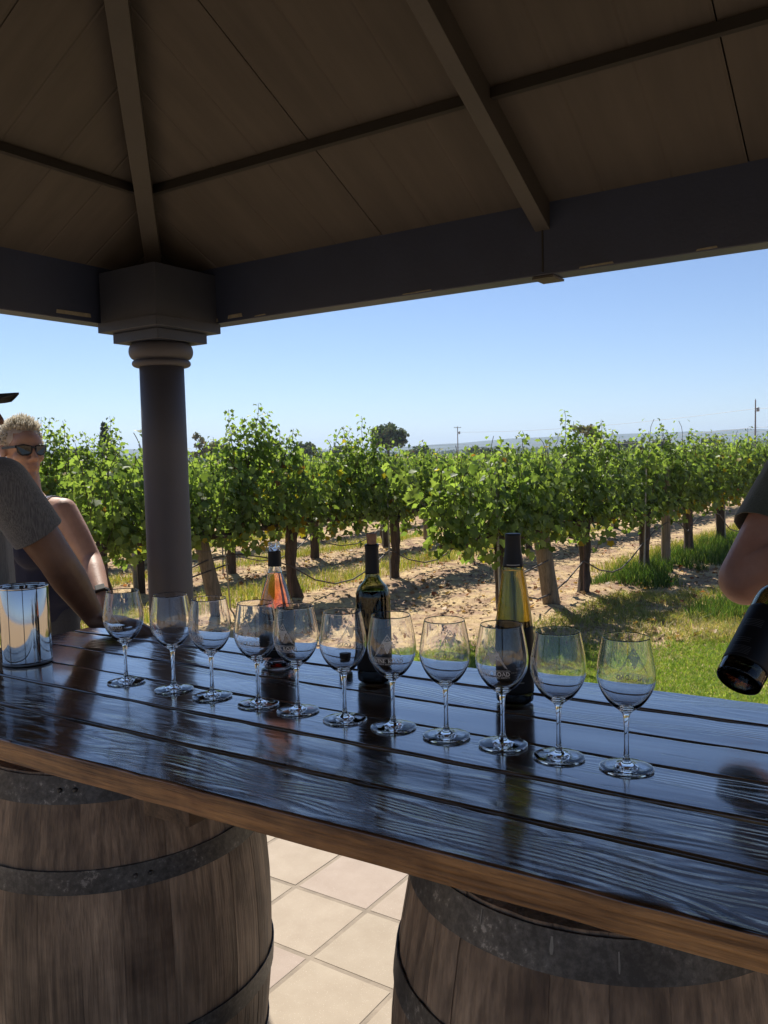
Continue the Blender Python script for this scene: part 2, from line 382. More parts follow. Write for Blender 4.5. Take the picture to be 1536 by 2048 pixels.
gx = np.concatenate([[-6000, -900, -200, -60, -25], np.arange(-12, 14.01, 0.09), [25, 60, 200, 900, 6000]])
gy = np.concatenate([[-6000, -900, -150, -30, -6], np.arange(-1.5, 22.01, 0.09), [32, 60, 150, 900, 6000]])
XX, YY = np.meshgrid(gx, gy); ZZ = gheight(XX, YY)
far = (XX < -12.01) | (XX > 14.02) | (YY < -1.6) | (YY > 22.03)
ZZ = np.where(far, GZ - 0.01, ZZ)
pin = np.stack([(XX - COL[0]) * uA[0] + (YY - COL[1]) * uA[1], -((XX - COL[0]) * uB[0] + (YY - COL[1]) * uB[1])])
inside = (pin[0] > -0.5) & (pin[0] < SIDE + 0.5) & (pin[1] > -0.5) & (pin[1] < SIDE + 0.5)
ZZ = np.where(inside, -0.12, ZZ)
nx, ny = len(gx), len(gy); ii = (np.arange(ny - 1)[:, None] * nx + np.arange(nx - 1)[None]).ravel()
tag(mk_np('ground', np.stack([XX.ravel(), YY.ravel(), ZZ.ravel()], 1), np.stack([ii, ii + 1, ii + nx + 1, ii + nx], 1), M['soil'], smooth=True), kind='structure')

# patio: slab with square tiles
PM = 0.32
patio = MB().box((*PV(SIDE / 2, SIDE / 2)[:2], -0.0590), (SIDE + 2 * PM, SIDE + 2 * PM, 0.1144), RZ).build('patio', M['tile_grout'])
tag(patio, kind='structure')
TP = 0.3125; T0 = np.array([-0.352, 2.914])
tb = MB(); hw = (TP - 0.017) / 2
tb.box((0, 0, -0.012), (2 * hw, 2 * hw, 0.024))
tile0 = tb.build('tile', M['tile'], bevel=0.0025); tmesh = tile0.data; bpy.data.objects.remove(tile0)
a0 = (T0 - COL) @ uA; i0 = -((T0 - COL) @ uB)
for ka in range(-8, 16):
    for ki in range(-8, 18):
        a = a0 + (ka + 0.5) * TP; i = i0 + (ki + 0.5) * TP
        if -PM < a - hw and a + hw < SIDE + PM and -PM < i - hw and i + hw < SIDE + PM:
            o = bpy.data.objects.new('tile', tmesh); p = PV(a, i)
            o.location = (p[0], p[1], random.uniform(-0.0004, 0.0004)); o.rotation_euler = (random.uniform(-.0008, .0008), random.uniform(-.0008, .0008), RZ + random.uniform(-.003, .003))
            link(o, patio)

# ------------------------------------------------------------------ pavilion
pav = empty('pavilion', PV(SIDE / 2, SIDE / 2, 0)); bpy.context.view_layer.update()
tag(pav, 'open pavilion with brown panelled hip roof, dark beams and round columns', 'pavilion')
pc = Vector(PV(SIDE / 2, SIDE / 2, 0))
def pav_part(mb, name, mat, **kw):
    mb.v = [tuple(Vector(p) - pc) for p in mb.v]; return mb.build(name, mat, pav, **kw)
SL, Z0, HALF = 0.5, 2.318, SIDE / 2
BB, BT = 2.115, 2.345
corners = [(0, 0), (SIDE, 0), (SIDE, SIDE), (0, SIDE)]
for k in range(4):
    (a1, i1), (a2, i2) = corners[k], corners[(k + 1) % 4]
    da, di = np.sign(a2 - a1), np.sign(i2 - i1)
    ex = -0.045 if k % 2 == 0 else 0.0465
    A = PV(a1 + da * ex, i1 + di * ex, (BB + BT) / 2); B = PV(a2 - da * ex, i2 - di * ex, (BB + BT) / 2)
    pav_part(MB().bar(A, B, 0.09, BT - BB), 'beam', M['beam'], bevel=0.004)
    # bright drip edge under the outside of the beam and a splice plate at mid span
    mid_a, mid_i = (a1 + a2) / 2, (i1 + i2) / 2
    pav_part(MB().bar(PV(mid_a - da * .036, mid_i - di * .036, BB - .0055), PV(mid_a + da * .036, mid_i + di * .036, BB - .0055), 0.094, 0.007), 'splice_plate', M['rafter'])
    pav_part(MB().bar(PV(mid_a - da * .0025 - di * .0453, mid_i - di * .0025 + da * .0453, (BB + BT) / 2), PV(mid_a + da * .0025 - di * .0453, mid_i + di * .0025 + da * .0453, (BB + BT) / 2), 0.004, BT - BB - .02), 'joint_seam', M['purlin'])
for (a, i) in corners:
    sa = 1 if a == 0 else -1; si = 1 if i == 0 else -1
    c0 = PV(a + sa * .2275, i + si * .205) if (a, i) == (0, 0) else PV(a + sa * .216, i + si * .216)
    cl = empty('column', Vector(c0) - pc); cl.parent = pav
    def cp(mb, name, mat, **kw): return mb.build(name, mat, cl, **kw)
    zz = lambda z: 1.55 + (z - 1.55) * .92
    cp(MB().box((0, 0, zz(2.27)), (0.327, 0.327, 0.198), RZ), 'capital_block', M['capital'], bevel=0.003)
    cp(MB().box((0, 0, zz(2.1395)), (0.345, 0.345, 0.0405), RZ), 'abacus', M['capital'], bevel=0.003)
    cp(MB().box((0, 0, zz(2.094)), (0.264, 0.264, 0.0405), RZ), 'abacus', M['capital'], bevel=0.003)
    cp(MB().lathe([(.109, zz(2.0715))] + [(.109 + .020 * math.cos(t), zz(2.0365 + .034 * math.sin(t))) for t in np.linspace(1.4, -1.4, 9)] + [(.103, zz(2.0))] + [(.103 + .015 * math.cos(t), zz(1.984 + .015 * math.sin(t))) for t in np.linspace(1.3, -1.4, 7)] + [(.083, zz(1.969))], 48), 'necking_ring', M['column'], smooth=True)
    cp(MB().lathe([(0, zz(1.9685)), (.0895, zz(1.9685)), (.0905, 1.6), (.0912, 1.0), (.0912, 0.13), (0, 0.13)], 56), 'shaft', M['column'], smooth=False)
    cp(MB().lathe([(.096, 0.1295)] + [(.096 + .026 * math.cos(t), .095 + .033 * math.sin(t)) for t in np.linspace(1.4, -1.4, 9)] + [(.116, .06)], 48), 'base_ring', M['column'], smooth=True)
    cp(MB().box((0, 0, 0.0315), (0.28, 0.28, 0.057), RZ), 'plinth', M['column'], bevel=0.004)
    # hip rafter
    n = Vector((0, 0, 1))
    A = PV(a + sa * 0.03, i + si * 0.03, Z0 + SL * 0.03 - 0.035); B = PV(HALF - sa * 0.03, HALF - si * 0.03, Z0 + SL * (HALF - 0.03) - 0.035)
    pav_part(MB().bar(A, B, 0.062, 0.085), 'hip_rafter', M['rafter'], bevel=0.003)
    pav_part(MB().bar(PV(a + sa * .20, i + si * .20, 2.3125), PV(a + sa * .20, i + si * .20, 2.40), 0.058, 0.058, (1, 0, 0)), 'rafter_foot', M['rafter'])
for ob in [o for o in pav.children_recursive if o.name.startswith('shaft')]:
    ob.data.polygons.foreach_set('use_smooth', [len(p.vertices) == 4 for p in ob.data.polygons])
# roof faces: frame (along s, inward i)
def face_pt(k, s, i, z):
    if k == 0: return PV(s, i, z)
    if k == 1: return PV(SIDE - i, s, z)
    if k == 2: return PV(SIDE - s, SIDE - i, z)
    return PV(i, SIDE - s, z)
for k in range(4):
    # ceiling panels: three sheets, split again at the purlin
    def clip(poly, s0, s1, i0, i1):
        def cut(P, f):
            out = []
            for q in range(len(P)):
                A, B = P[q], P[(q + 1) % len(P)]; fa, fb = f(A), f(B)
                if fa >= 0: out.append(A)
                if (fa < 0) != (fb < 0): t = fa / (fa - fb); out.append((A[0] + (B[0] - A[0]) * t, A[1] + (B[1] - A[1]) * t))
            return out
        for f in (lambda p: p[0] - s0, lambda p: s1 - p[0], lambda p: p[1] - i0, lambda p: i1 - p[1]):
            poly = cut(poly, f)
            if len(poly) < 3: return []
        return poly
    tri = [(0.0, 0.0), (SIDE, 0.0), (HALF, HALF)]
    for s0, s1 in ((0, 1.218), (1.222, 2.438), (2.442, SIDE)):
        for i0_, i1_ in ((-0.02, 0.455), (0.457, 1.16), (1.162, HALF)):
            pl = clip(tri, s0, s1, i0_, i1_)
            if len(pl) < 3: continue
            # local frame: x along the eave, y up the slope
            ang = math.atan(SL); org = Vector(face_pt(k, 0, 0, Z0)) - pc
            ex = (Vector(face_pt(k, 1, 0, 0)) - Vector(face_pt(k, 0, 0, 0))).normalized()
            ey = (Vector(face_pt(k, 0, 1, SL)) - Vector(face_pt(k, 0, 0, 0))).normalized(); ez = ex.cross(ey)
            if ez.z < 0: ez = -ez
            L = math.sqrt(1 + SL * SL); jit = random.uniform(0, 0.0012)
            lo = [(s, i * L, jit) for s, i in pl]; hi = [(s, i * L, 0.012) for s, i in pl]; m_ = len(pl)
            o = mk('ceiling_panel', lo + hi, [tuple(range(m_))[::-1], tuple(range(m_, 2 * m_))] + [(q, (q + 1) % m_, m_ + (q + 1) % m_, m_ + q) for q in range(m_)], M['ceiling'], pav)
            o.matrix_local = Matrix(((ex.x, ey.x, ez.x, org.x), (ex.y, ey.y, ez.y, org.y), (ex.z, ey.z, ez.z, org.z), (0, 0, 0, 1)))
    # common rafter at mid side and purlins
    pav_part(MB().bar(face_pt(k, HALF, -0.03, Z0 - SL * 0.03 - 0.038), face_pt(k, HALF, HALF - 0.05, Z0 + SL * (HALF - 0.05) - 0.038), 0.05, 0.085), 'rafter', M['rafter'], bevel=0.003)
    for ip in (0.455, 1.16):
        for s0, s1 in ((ip + 0.035, HALF - 0.027), (HALF + 0.027, SIDE - ip - 0.035)):
            if s1 - s0 > 0.05:
                zc = Z0 + SL * ip - 0.024
                pav_part(MB().bar(face_pt(k, s0, ip, zc + .010), face_pt(k, s1, ip, zc + .010), 0.022, 0.028), 'purlin', M['purlin'])
    # weather side of the roof with a short eave
    ov = 0.16; zt = Z0 + 0.045
    q = [face_pt(k, -ov, -ov, zt - SL * ov), face_pt(k, SIDE + ov, -ov, zt - SL * ov), face_pt(k, HALF, HALF, zt + SL * HALF)]
    q2 = [(x, y, z + 0.03) for x, y, z in q]
    pav_part(MB().add(q + q2, [(0, 1, 2)[::-1], (3, 4, 5), (0, 1, 4, 3), (1, 2, 5, 4), (2, 0, 3, 5)]), 'roof_slope', M['roofing'])
pav_part(MB().lathe([(0, 3.16), (.07, 3.16), (.07, 3.30), (0, 3.30)], 8, c=(pc.x, pc.y, 0)), 'king_post', M['rafter'])
# bare patches along the beam bottoms (photo: pale filler where paint came off)
def chip_on_beam(k, s0, s1, z0, z1):
    e = 0.0465; pts = []
    for s, z in ((s0, z0), (s1, z0 + .001), (s1 - .004, z1), (s0 + .003, z1 - .002)): pts.append((s, z))
    A = [face_pt(k, s, e, z) for s, z in pts]; B = [face_pt(k, s, e - 0.003, z) for s, z in pts]
    pav_part(MB().add(A + B, [(0, 1, 2, 3), (7, 6, 5, 4), (0, 1, 5, 4), (1, 2, 6, 5), (2, 3, 7, 6), (3, 0, 4, 7)]), 'paint_chip', M['chip'])
chip_on_beam(0, 0.455, 0.535, 2.127, 2.143); chip_on_beam(0, 0.365, 0.40, 2.121, 2.135); chip_on_beam(0, 0.60, 0.66, 2.120, 2.126)
chip_on_beam(3, SIDE - 0.56, SIDE - 0.40, 2.132, 2.148)
chip_on_beam(0, 1.30, 1.42, 2.119, 2.124); chip_on_beam(0, 1.95, 2.06, 2.119, 2.126); chip_on_beam(0, 2.3, 2.36, 2.119, 2.126)

# ------------------------------------------------------------------ table
TZ = 1.06; TA0, TA1 = -0.42, 2.045; TLEN = TA1 - TA0; TH = 0.04
tw0, tw1 = -0.878, -1.706
table = empty('tasting_table', (*(tu * ((TA0 + TA1) / 2) + tn * ((tw0 + tw1) / 2)), 0.935)); TRZ = math.atan2(tu[1], tu[0])
tag(table, 'long varnished dark plank table resting on two wine barrels', 'table')
table.rotation_euler = (0, 0, TRZ)   # local x along the planks, local -y ... towards the camera is +y of tn
bpy.context.view_layer.update()
tinv = table.matrix_world.inverted()
def TL(a, n_, z): return tinv @ Vector((*(tu * a + tn * n_), z))
npl = 6; pw = (tw1 - tw0) / npl
for j in range(npl):
    n0 = tw0 + j * pw; n1 = n0 + pw
    g0 = 0.0 if j == 0 else (0.0026 if j < 3 else 0.0016); g1 = 0.0 if j == npl - 1 else (0.0026 if j < 2 else 0.0016)
    y0 = TL(0, n0, 0).y; y1 = TL(0, n1, 0).y; sgn = 1 if y1 > y0 else -1
    y0 += sgn * g0; y1 -= sgn * g1; yc = (y0 + y1) / 2
    nx_, nyw = 130, 8; V = []; F = []; FM = []
    dz = random.uniform(-0.0012, 0.0012); tilt = random.uniform(-0.006, 0.006)
    prof = [(-0.5, -1), (-0.5, -0.5), (-0.5, -0.07), (-0.492, -0.02), (-0.476, 0.0), (-0.462, 0.0), (-0.25, 0), (0, 0), (0.25, 0), (0.462, 0.0), (0.476, 0.0), (0.492, -0.02), (0.5, -0.07), (0.5, -0.5), (0.5, -1)]
    m_ = len(prof); wid = abs(y1 - y0)
    for q in range(nx_ + 1):
        xx = -TLEN / 2 + TLEN * q / nx_ + (random.uniform(-.004, .004) if q in (0, nx_) else 0)
        e0 = (vnoise(np.array(xx * 9.0), np.array(j * 7.3), 21) - .5) * 0.008 + (vnoise(np.array(xx * 27.0), np.array(j * 3.3), 22) - .5) * 0.006
        e1 = (vnoise(np.array(xx * 8.0), np.array(j * 5.1), 23) - .5) * 0.006
        for (py, pz) in prof:
            yy = py * wid + (abs(e0) if py < -.4 else (-abs(e1) if py > .4 else 0))
            zz = pz * TH if pz < 0 else -0.0
            und = (vnoise(np.array(xx * 5 + j * 9), np.array(py * 3.0 + j), 31) - .5) * 0.0022 if pz > -.05 else 0
            V.append((xx, yc + yy, (TZ - 0.935) + zz + dz + tilt * py * wid + und))
    for q in range(nx_):
        for r_ in range(m_ - 1):
            F.append((q * m_ + r_, q * m_ + r_ + 1, (q + 1) * m_ + r_ + 1, (q + 1) * m_ + r_)); FM.append(1 if (r_ < 2 or r_ > m_ - 4) else 0)
        F.append((q * m_ + m_ - 1, q * m_, (q + 1) * m_, (q + 1) * m_ + m_ - 1)); FM.append(1)
    F.append(tuple(range(m_))[::-1]); FM.append(1); F.append(tuple(nx_ * m_ + r_ for r_ in range(m_))); FM.append(1)
    o = mk('plank', V, F, parent=table, mats=[M['plank'] if j < 2 else M['plank_smooth'], M['plank_edge']], fmat=FM, smooth=True)
    bm = bmesh.new(); bm.from_mesh(o.data); bmesh.ops.recalc_face_normals(bm, faces=bm.faces[:])
    for e in bm.edges:
        if len(e.link_faces) == 2 and e.calc_face_angle(0) > R(50): e.smooth = False
    bm.to_mesh(o.data); bm.free()
BAR_A = [1.55, 0.40]
for a, sb, jw in ((1.055, .10, .11), (1.70, .22, .088), (1.45, .3, .088), (0.30, .32, .088)):
    p0 = TL(a, tw0 - sb, 0.976); p1 = TL(a, tw1 + 0.045, 0.976)
    MB().bar(p0, p1, jw, 0.084).build('joist', M['joist'], table, bevel=0.004)

# ------------------------------------------------------------------ barrels
BH = 0.932
def br(z): t = (z / BH) * 2 - 1; return 0.292 + 0.058 * (1 - abs(t) ** 2.0)
def make_barrel(a, rot, label):
    p = tu * a + tn * ((tw0 + tw1) / 2)
    b = empty('wine_barrel', (p[0], p[1], 0.0015), rot); tag(b, label, 'barrel')
    rs = random.Random(int(a * 100)); ns = 27; ws = [rs.uniform(0.75, 1.25) for _ in range(ns)]; tot = sum(ws); th = 0.0
    zs = np.linspace(0, BH, 13)
    for w in ws:
        dth = 2 * math.pi * w / tot; gap = 0.00015 / 0.33; off = rs.uniform(-0.0012, 0.0012)
        us = [th + gap, th + dth * .33, th + dth * .67, th + dth - gap]; V = []; F = []
        for z in zs:
            for q, u_ in enumerate(us):
                r_ = br(z) + off - (0.0016 if q in (0, 3) else 0)
                V.append((r_ * math.cos(u_), r_ * math.sin(u_), z))
            for u_ in us[::-1]: V.append(((br(z) - .027) * math.cos(u_), (br(z) - .027) * math.sin(u_), z))
        for i in range(len(zs) - 1):
            for k in range(8): F.append((i * 8 + k, i * 8 + (k + 1) % 8, (i + 1) * 8 + (k + 1) % 8, (i + 1) * 8 + k))
        F.append(tuple(range(8))[::-1]); F.append(tuple((len(zs) - 1) * 8 + k for k in range(8)))
        o = mk('stave', V, F, M['stave'], b)
        for pz in o.data.polygons: pz.use_smooth = True
        th += dth
        bm = bmesh.new(); bm.from_mesh(o.data)
        for e in bm.edges:
            if len(e.link_faces) == 2 and e.calc_face_angle(0) > R(40): e.smooth = False
        bm.to_mesh(o.data); bm.free()
    def hoop(z0, z1):
        r0, r1 = br(z0) + .0015, br(z1) + .0015; t_ = 0.0028
        o = MB().lathe([(r0, z0), (r0 + t_, z0), (r1 + t_, z1), (r1, z1)], 72, closed=True).build('hoop', M['hoop'], b, smooth=True)
        bm = bmesh.new(); bm.from_mesh(o.data)
        for e in bm.edges:
            if len(e.link_faces) == 2 and e.calc_face_angle(0) > R(40): e.smooth = False
        bm.to_mesh(o.data); bm.free()
        u_ = rs.uniform(-2.2, -1.2); zc = (z0 + z1) / 2
        for dd in (-.015, .015):
            rr = br(zc) + .0045
            MB().lathe([(0, .004), (.003, .0035), (.0055, 0), (0, -.001)], 10).build('rivet', M['hoop'], o, smooth=True).matrix_local = Matrix.Translation((rr * math.cos(u_ + dd / rr * 1.0), rr * math.sin(u_ + dd / rr), zc)) @ Matrix.Rotation(u_, 4, 'Z') @ Matrix.Rotation(R(90), 4, 'Y')
    for z0, z1 in ((0.004, .05), (.155, .20), (.345, .392), (.703, .748), (BH - .058, BH - .004)): hoop(z0, z1)
    for z in (BH - 0.035, 0.035):
        hd = empty('head', (0, 0, z)); hd.parent = b
        n_ = 6; rr = br(z) - .0265
        for q in range(n_):
            x0 = -rr + 2 * rr * q / n_ + .0008; x1 = -rr + 2 * rr * (q + 1) / n_ - .0008; P = []
            for x in np.linspace(x0, x1, 5): P.append((x, math.sqrt(max(rr * rr - x * x, 0))))
            P += [(x, -y) for x, y in P[::-1]]; P = [p for ix, p in enumerate(P) if ix == 0 or (abs(p[0] - P[ix - 1][0]) + abs(p[1] - P[ix - 1][1])) > 1e-4]
            m_ = len(P)
            mk('head_board', [(x, y, -.011) for x, y in P] + [(x, y, .011) for x, y in P], [tuple(range(m_))[::-1], tuple(range(m_, 2 * m_))] + [(k, (k + 1) % m_, m_ + (k + 1) % m_, m_ + k) for k in range(m_)], M['barrel_head'], hd)
    return b
make_barrel(BAR_A[0], 0.4, 'worn oak wine barrel under the table end with the steel bucket')
make_barrel(BAR_A[1], 1.3, 'worn oak wine barrel with drip-stained hoop under the riesling-shaped bottle end of table'.replace('riesling-shaped bottle', 'tall amber bottle'))

M['drip'] = simple('dried_drip', (0.20, 0.195, 0.17), .6, var=.2, scale=90)
bpy.context.view_layer.update()
rb = [o for o in bpy.data.objects if o.name.startswith('wine_barrel')][-1]
hoops = [o for o in rb.children if o.name.startswith('hoop')]; top_hoop = max(hoops, key=lambda o: max(v.co.z for v in o.data.vertices))
inv = rb.matrix_world.inverted(); cdir = inv @ Vector((0, 0, 0)); abase = math.atan2(cdir.y, cdir.x)
for da_, zt_, ln_, w_ in ((-.55, .934, .020, .0011), (-.20, .930, .022, .0026), (.08, .924, .026, .0013), (.44, .934, .018, .0016)):
    P_ = []; z_ = zt_ - ln_ * .5 - .010
    for q in range(9):
        f_ = q / 8; zz_ = z_ + ln_ / 2 - ln_ * f_; ww_ = w_ * (.35 + .65 * math.sin(math.pi * min(1, f_ ** 1.6 * .8 + .1))); r_ = br(zz_) + .0047
        for sg_ in (-1, 1): a_ = abase + da_ + sg_ * ww_ / r_; P_.append((r_ * math.cos(a_), r_ * math.sin(a_), zz_))
    mk('dried_drip', P_, [(2 * q, 2 * q + 1, 2 * q + 3, 2 * q + 2) for q in range(8)], M['drip'], top_hoop)

# ------------------------------------------------------------------ lettering (stroke serif letters)
def arc(cx, cy, rx, ry, a0, a1, n=10): return [(cx + rx * math.cos(R(a0 + (a1 - a0) * k / n)), cy + ry * math.sin(R(a0 + (a1 - a0) * k / n))) for k in range(n + 1)]
LET = {'W': (1.25, [([(0, 1), (.3, 0)], 1), ([(.3, 0), (.6, .9)], 0), ([(.6, .9), (.9, 0)], 1), ([(.9, 0), (1.2, 1)], 0)], [(0, 1), (.6, 1), (1.2, 1)]),
 'I': (.34, [([(.17, 0), (.17, 1)], 1)], [(.17, 0), (.17, 1)]), 'N': (.95, [([(.12, 0), (.12, 1)], 0), ([(.12, 1), (.82, 0)], 1), ([(.82, 0), (.82, 1)], 0)], [(.12, 0), (.82, 1), (.1, 1)]),
 'E': (.72, [([(.14, 0), (.14, 1)], 1), ([(.1, .96), (.62, .96), (.64, .8)], 0), ([(.1, .52), (.5, .52)], 0), ([(.1, .04), (.64, .04), (.68, .24)], 0)], [(.14, 0), (.14, 1)]),
 'R': (.85, [([(.14, 0), (.14, 1)], 1), ([(.14, .96)] + arc(.36, .73, .26, .23, 90, -90) + [(.14, .5)], 0), ([(.36, .5), (.76, .02)], 1)], [(.14, 0), (.76, 0), (.12, 1)]),
 'O': (.98, [(arc(.49, .5, .4, .48, 90, 270), 1), (arc(.49, .5, .4, .48, -90, 90), 1)], []), 'A': (.92, [([(.06, 0), (.44, 1)], 0), ([(.44, 1), (.84, 0)], 1), ([(.2, .36), (.68, .36)], 0)], [(.06, 0), (.84, 0)]),
 'D': (.95, [([(.14, 0), (.14, 1)], 1), ([(.14, .96), (.4, .96)] + arc(.4, .5, .42, .46, 90, -90) + [(.14, .04)], 1)], [(.12, 0), (.12, 1)]),
 'S': (.62, [(arc(.3, .74, .2, .22, 20, 270) + arc(.3, .27, .23, .25, 90, -160), 1)], []), 'M': (1.1, [([(.1, 0), (.14, 1)], 0), ([(.14, 1), (.53, .05)], 1), ([(.53, .05), (.92, 1)], 0), ([(.92, 1), (.96, 0)], 1)], [(.1, 0), (.96, 0), (.1, 1), (.95, 1)]),
 'C': (.86, [(arc(.48, .5, .4, .48, 40, 320), 1)], []), 'U': (.9, [([(.14, 1), (.14, .32)] + arc(.45, .32, .31, .3, 180, 360) + [(.76, 1)], 1)], [(.14, 1), (.76, 1)]),
 'T': (.8, [([(.4, 0), (.4, 1)], 1), ([(.04, .8), (.06, .96), (.74, .96), (.76, .8)], 0)], [(.4, 0)]), 'Y': (.85, [([(.06, 1), (.42, .48)], 1), ([(.42, .48), (.78, 1)], 0), ([(.42, .48), (.42, 0)], 1)], [(.06, 1), (.78, 1), (.42, 0)]),
 'H': (.95, [([(.14, 0), (.14, 1)], 1), ([(.8, 0), (.8, 1)], 1), ([(.14, .5), (.8, .5)], 0)], [(.14, 0), (.8, 0), (.14, 1), (.8, 1)]),
 '2': (.6, [(arc(.28, .74, .22, .22, 160, -30) + [(.06, .04), (.52, .04)], 1)], []), '0': (.62, [(arc(.3, .5, .24, .47, 0, 360, 16), 1)], []), '1': (.4, [([(.08, .8), (.2, .98), (.2, 0)], 1)], []), '8': (.6, [(arc(.3, .74, .19, .22, 0, 360, 14), 1), (arc(.3, .27, .24, .26, 0, 360, 14), 1)], []), ' ': (.45, [], [])}
def stroke_quads(P, t):
    Q = []
    for (x0, y0), (x1, y1) in zip(P[:-1], P[1:]):
        L = math.hypot(x1 - x0, y1 - y0)
        if L < 1e-5: continue
        ux, uy = (x1 - x0) / L, (y1 - y0) / L; ex = t * .25
        x0_, y0_, x1_, y1_ = x0 - ux * ex, y0 - uy * ex, x1 + ux * ex, y1 + uy * ex; nx, ny = -uy * t / 2, ux * t / 2
        k = max(1, int(L / 0.5))
        for q in range(k):
            ta, tb = q / k, (q + 1) / k
            xa, ya, xb, yb = x0_ + (x1_ - x0_) * ta, y0_ + (y1_ - y0_) * ta, x0_ + (x1_ - x0_) * tb, y0_ + (y1_ - y0_) * tb
            Q.append([(xa + nx, ya + ny), (xa - nx, ya - ny), (xb - nx, yb - ny), (xb + nx, yb + ny)])
    return Q
def text_quads(s, h, cx, y, spacing=0.12, bold=1.0):
    Q = []; x = 0.0; W = sum(LET[c][0] + spacing for c in s) - spacing
    for c in s:
        w, st, sf = LET[c]
        for P, thick in st: Q += [[(x + a, b) for a, b in q] for q in stroke_quads(P, (0.17 if thick else 0.085) * bold)]
        for (sx, sy) in sf: Q += [[(x + a, b) for a, b in q] for q in stroke_quads([(sx - .13, abs(sy - .025)), (sx + .13, abs(sy - .025))], 0.06 * bold)]
        x += w + spacing
    return [[(cx + (a - W / 2) * h, y + b * h) for a, b in q] for q in Q]
def wrap(Q, rfun, eps, mat, name, parent, flip=False):
    """wrap flat quads (s, z) round a body of revolution; centre of the print faces local -y"""
    V = []; F = []
    for q in Q:
        n = len(V)
        for s, z in q:
            r_ = rfun(z) + eps; a = -math.pi / 2 + s / max(rfun(z), .01); V.append((r_ * math.cos(a), r_ * math.sin(a), z))
        F.append((n, n + 1, n + 2, n + 3))
    return mk(name, V, F, mat, parent)

# ------------------------------------------------------------------ wine glasses
foot = [(.0405, .0006), (.0402, .0016), (.031, .0034), (.018, .0052), (.0095, .0085), (.0056, .014), (.0040, .026), (.0036, .045), (.0037, .062), (.0046, .077), (.0066, .0855)]
bowl_o = [(.0130, .0915), (.0245, .1005), (.0345, .1140), (.0412, .1290), (.0436, .1440), (.0425, .1600), (.0394, .1790), (.0349, .2020)]
bowl_i = [(.03465, .2024), (.0344, .2017), (.0386, .1790), (.0417, .1600), (.0428, .1440), (.0403, .1293), (.0334, .1150), (.0229, .1026), (.0108, .0958), (0, .0940)]
oprof = spline(foot + bowl_o, 4); iprof = spline(bowl_i, 4)
def near(a, b, d):   # a holding loop close to b keeps the rim's shading tight
    L = math.hypot(a[0] - b[0], a[1] - b[1]); return (b[0] + (a[0] - b[0]) * d / L, b[1] + (a[1] - b[1]) * d / L)
oprof = oprof[:-1] + [near(oprof[-2], oprof[-1], .0009), near(oprof[-2], oprof[-1], .0003), oprof[-1]]
k_ = [q for q, p_ in enumerate(iprof) if abs(p_[1] - .2017) < 1e-6][0]; iprof = iprof[:k_ + 1] + [near(iprof[k_ + 1], iprof[k_], .0003), near(iprof[k_ + 1], iprof[k_], .0009)] + iprof[k_ + 1:]
zo = np.array([p[1] for p in oprof]); ro = np.array([p[0] for p in oprof])
def glass_r(z): return float(np.interp(z, zo, ro))
GH = 0.205 / 0.203
glass_mesh = None
def print_quads():
    Q = []; z0 = 0.0
    cx, base, top, hwid = 0, 0.1385, 0.176, 0.0235
    for k in (1.0, 0.86):
        b = base if k == 1 else base + .002; t_ = top if k == 1 else top - .0062
        for sg in (-1, 1):
            P = [(cx + sg * hwid * k * (1 - q / 8), b + (t_ - b) * q / 8) for q in range(9)]
            Q += [[(a, c) for a, c in qd] for qd in stroke_quads(P, .0008 if k == 1 else .0006)]
    # frame texture between the two lines
    for sg in (-1, 1):
        for q in range(14):
            f = (q + .5) / 14; x = sg * hwid * .93 * (1 - f); z = base + .001 + (top - .003 - base) * f
            Q.append([(x - .0006, z - .0004), (x + .0006, z - .0004), (x + .0006, z + .0006), (x - .0006, z + .0006)])
    # grape bunch
    rows = [(5, .1625), (6, .1602), (5, .1579), (5, .1556), (4, .1533), (3, .151), (3, .1487), (2, .1464), (1, .1443)]
    for n_, z in rows:
        for q in range(n_):
            x = (q - (n_ - 1) / 2) * .0026; r_ = .00125
            P = [(x + r_ * math.cos(R(60 * e)), z + r_ * math.sin(R(60 * e))) for e in range(6)]
            Q.append([P[0], P[1], P[2], P[3]]); Q.append([P[3], P[4], P[5], P[0]])
    for sx, sz, w_, h_ in ((-.007, .1622, .0058, .006), (.0072, .1620, .0062, .0062), (0.0, .1675, .0045, .0035), (-.0085, .1555, .003, .0035), (.009, .1545, .0028, .004)):
        for e in range(5):
            a = R(72 * e + 20); Q.append([(sx, sz), (sx + w_ * .42 * math.cos(a - .35), sz + h_ * .42 * math.sin(a - .35)), (sx + w_ * .55 * math.cos(a), sz + h_ * .55 * math.sin(a)), (sx + w_ * .42 * math.cos(a + .35), sz + h_ * .42 * math.sin(a + .35))])
    for q in range(26):
        x = (q - 12.5) * .0021; Q.append([(x - .0006, .1352), (x + .0005, .1352), (x + .0005, .1362), (x - .0006, .1362)])
    Q += stroke_quads([(-.029 + .0029 * q, .1340) for q in range(21)], .0005)
    Q += text_quads('WINE ROAD', .0066, 0, .1262, .10, 1.25)
    Q += text_quads('NORTHERN SONOMA COUNTY', .0024, 0, .1222, .16, 1.2)
    return Q
PQ = print_quads(); print_mesh = None
GL = [(253, 1365), (348, 1380), (425, 1394), (517, 1410), (596, 1423), (690, 1441), (787, 1456), (893, 1474), (1006, 1491), (1118, 1516), (1253, 1538)]
ORD = ['first', 'second', 'third', 'fourth', 'fifth', 'sixth', 'seventh', 'eighth', 'ninth', 'tenth', 'eleventh', 'twelfth', 'thirteenth', 'fourteenth']
def on_table(x, y):
    d = fwd + (x - 768) / FPX * camX + (1024 - y) / FPX * camY; t = (TZ - CAM_H) / d[2]; return np.array([0, 0, CAM_H]) + t * d
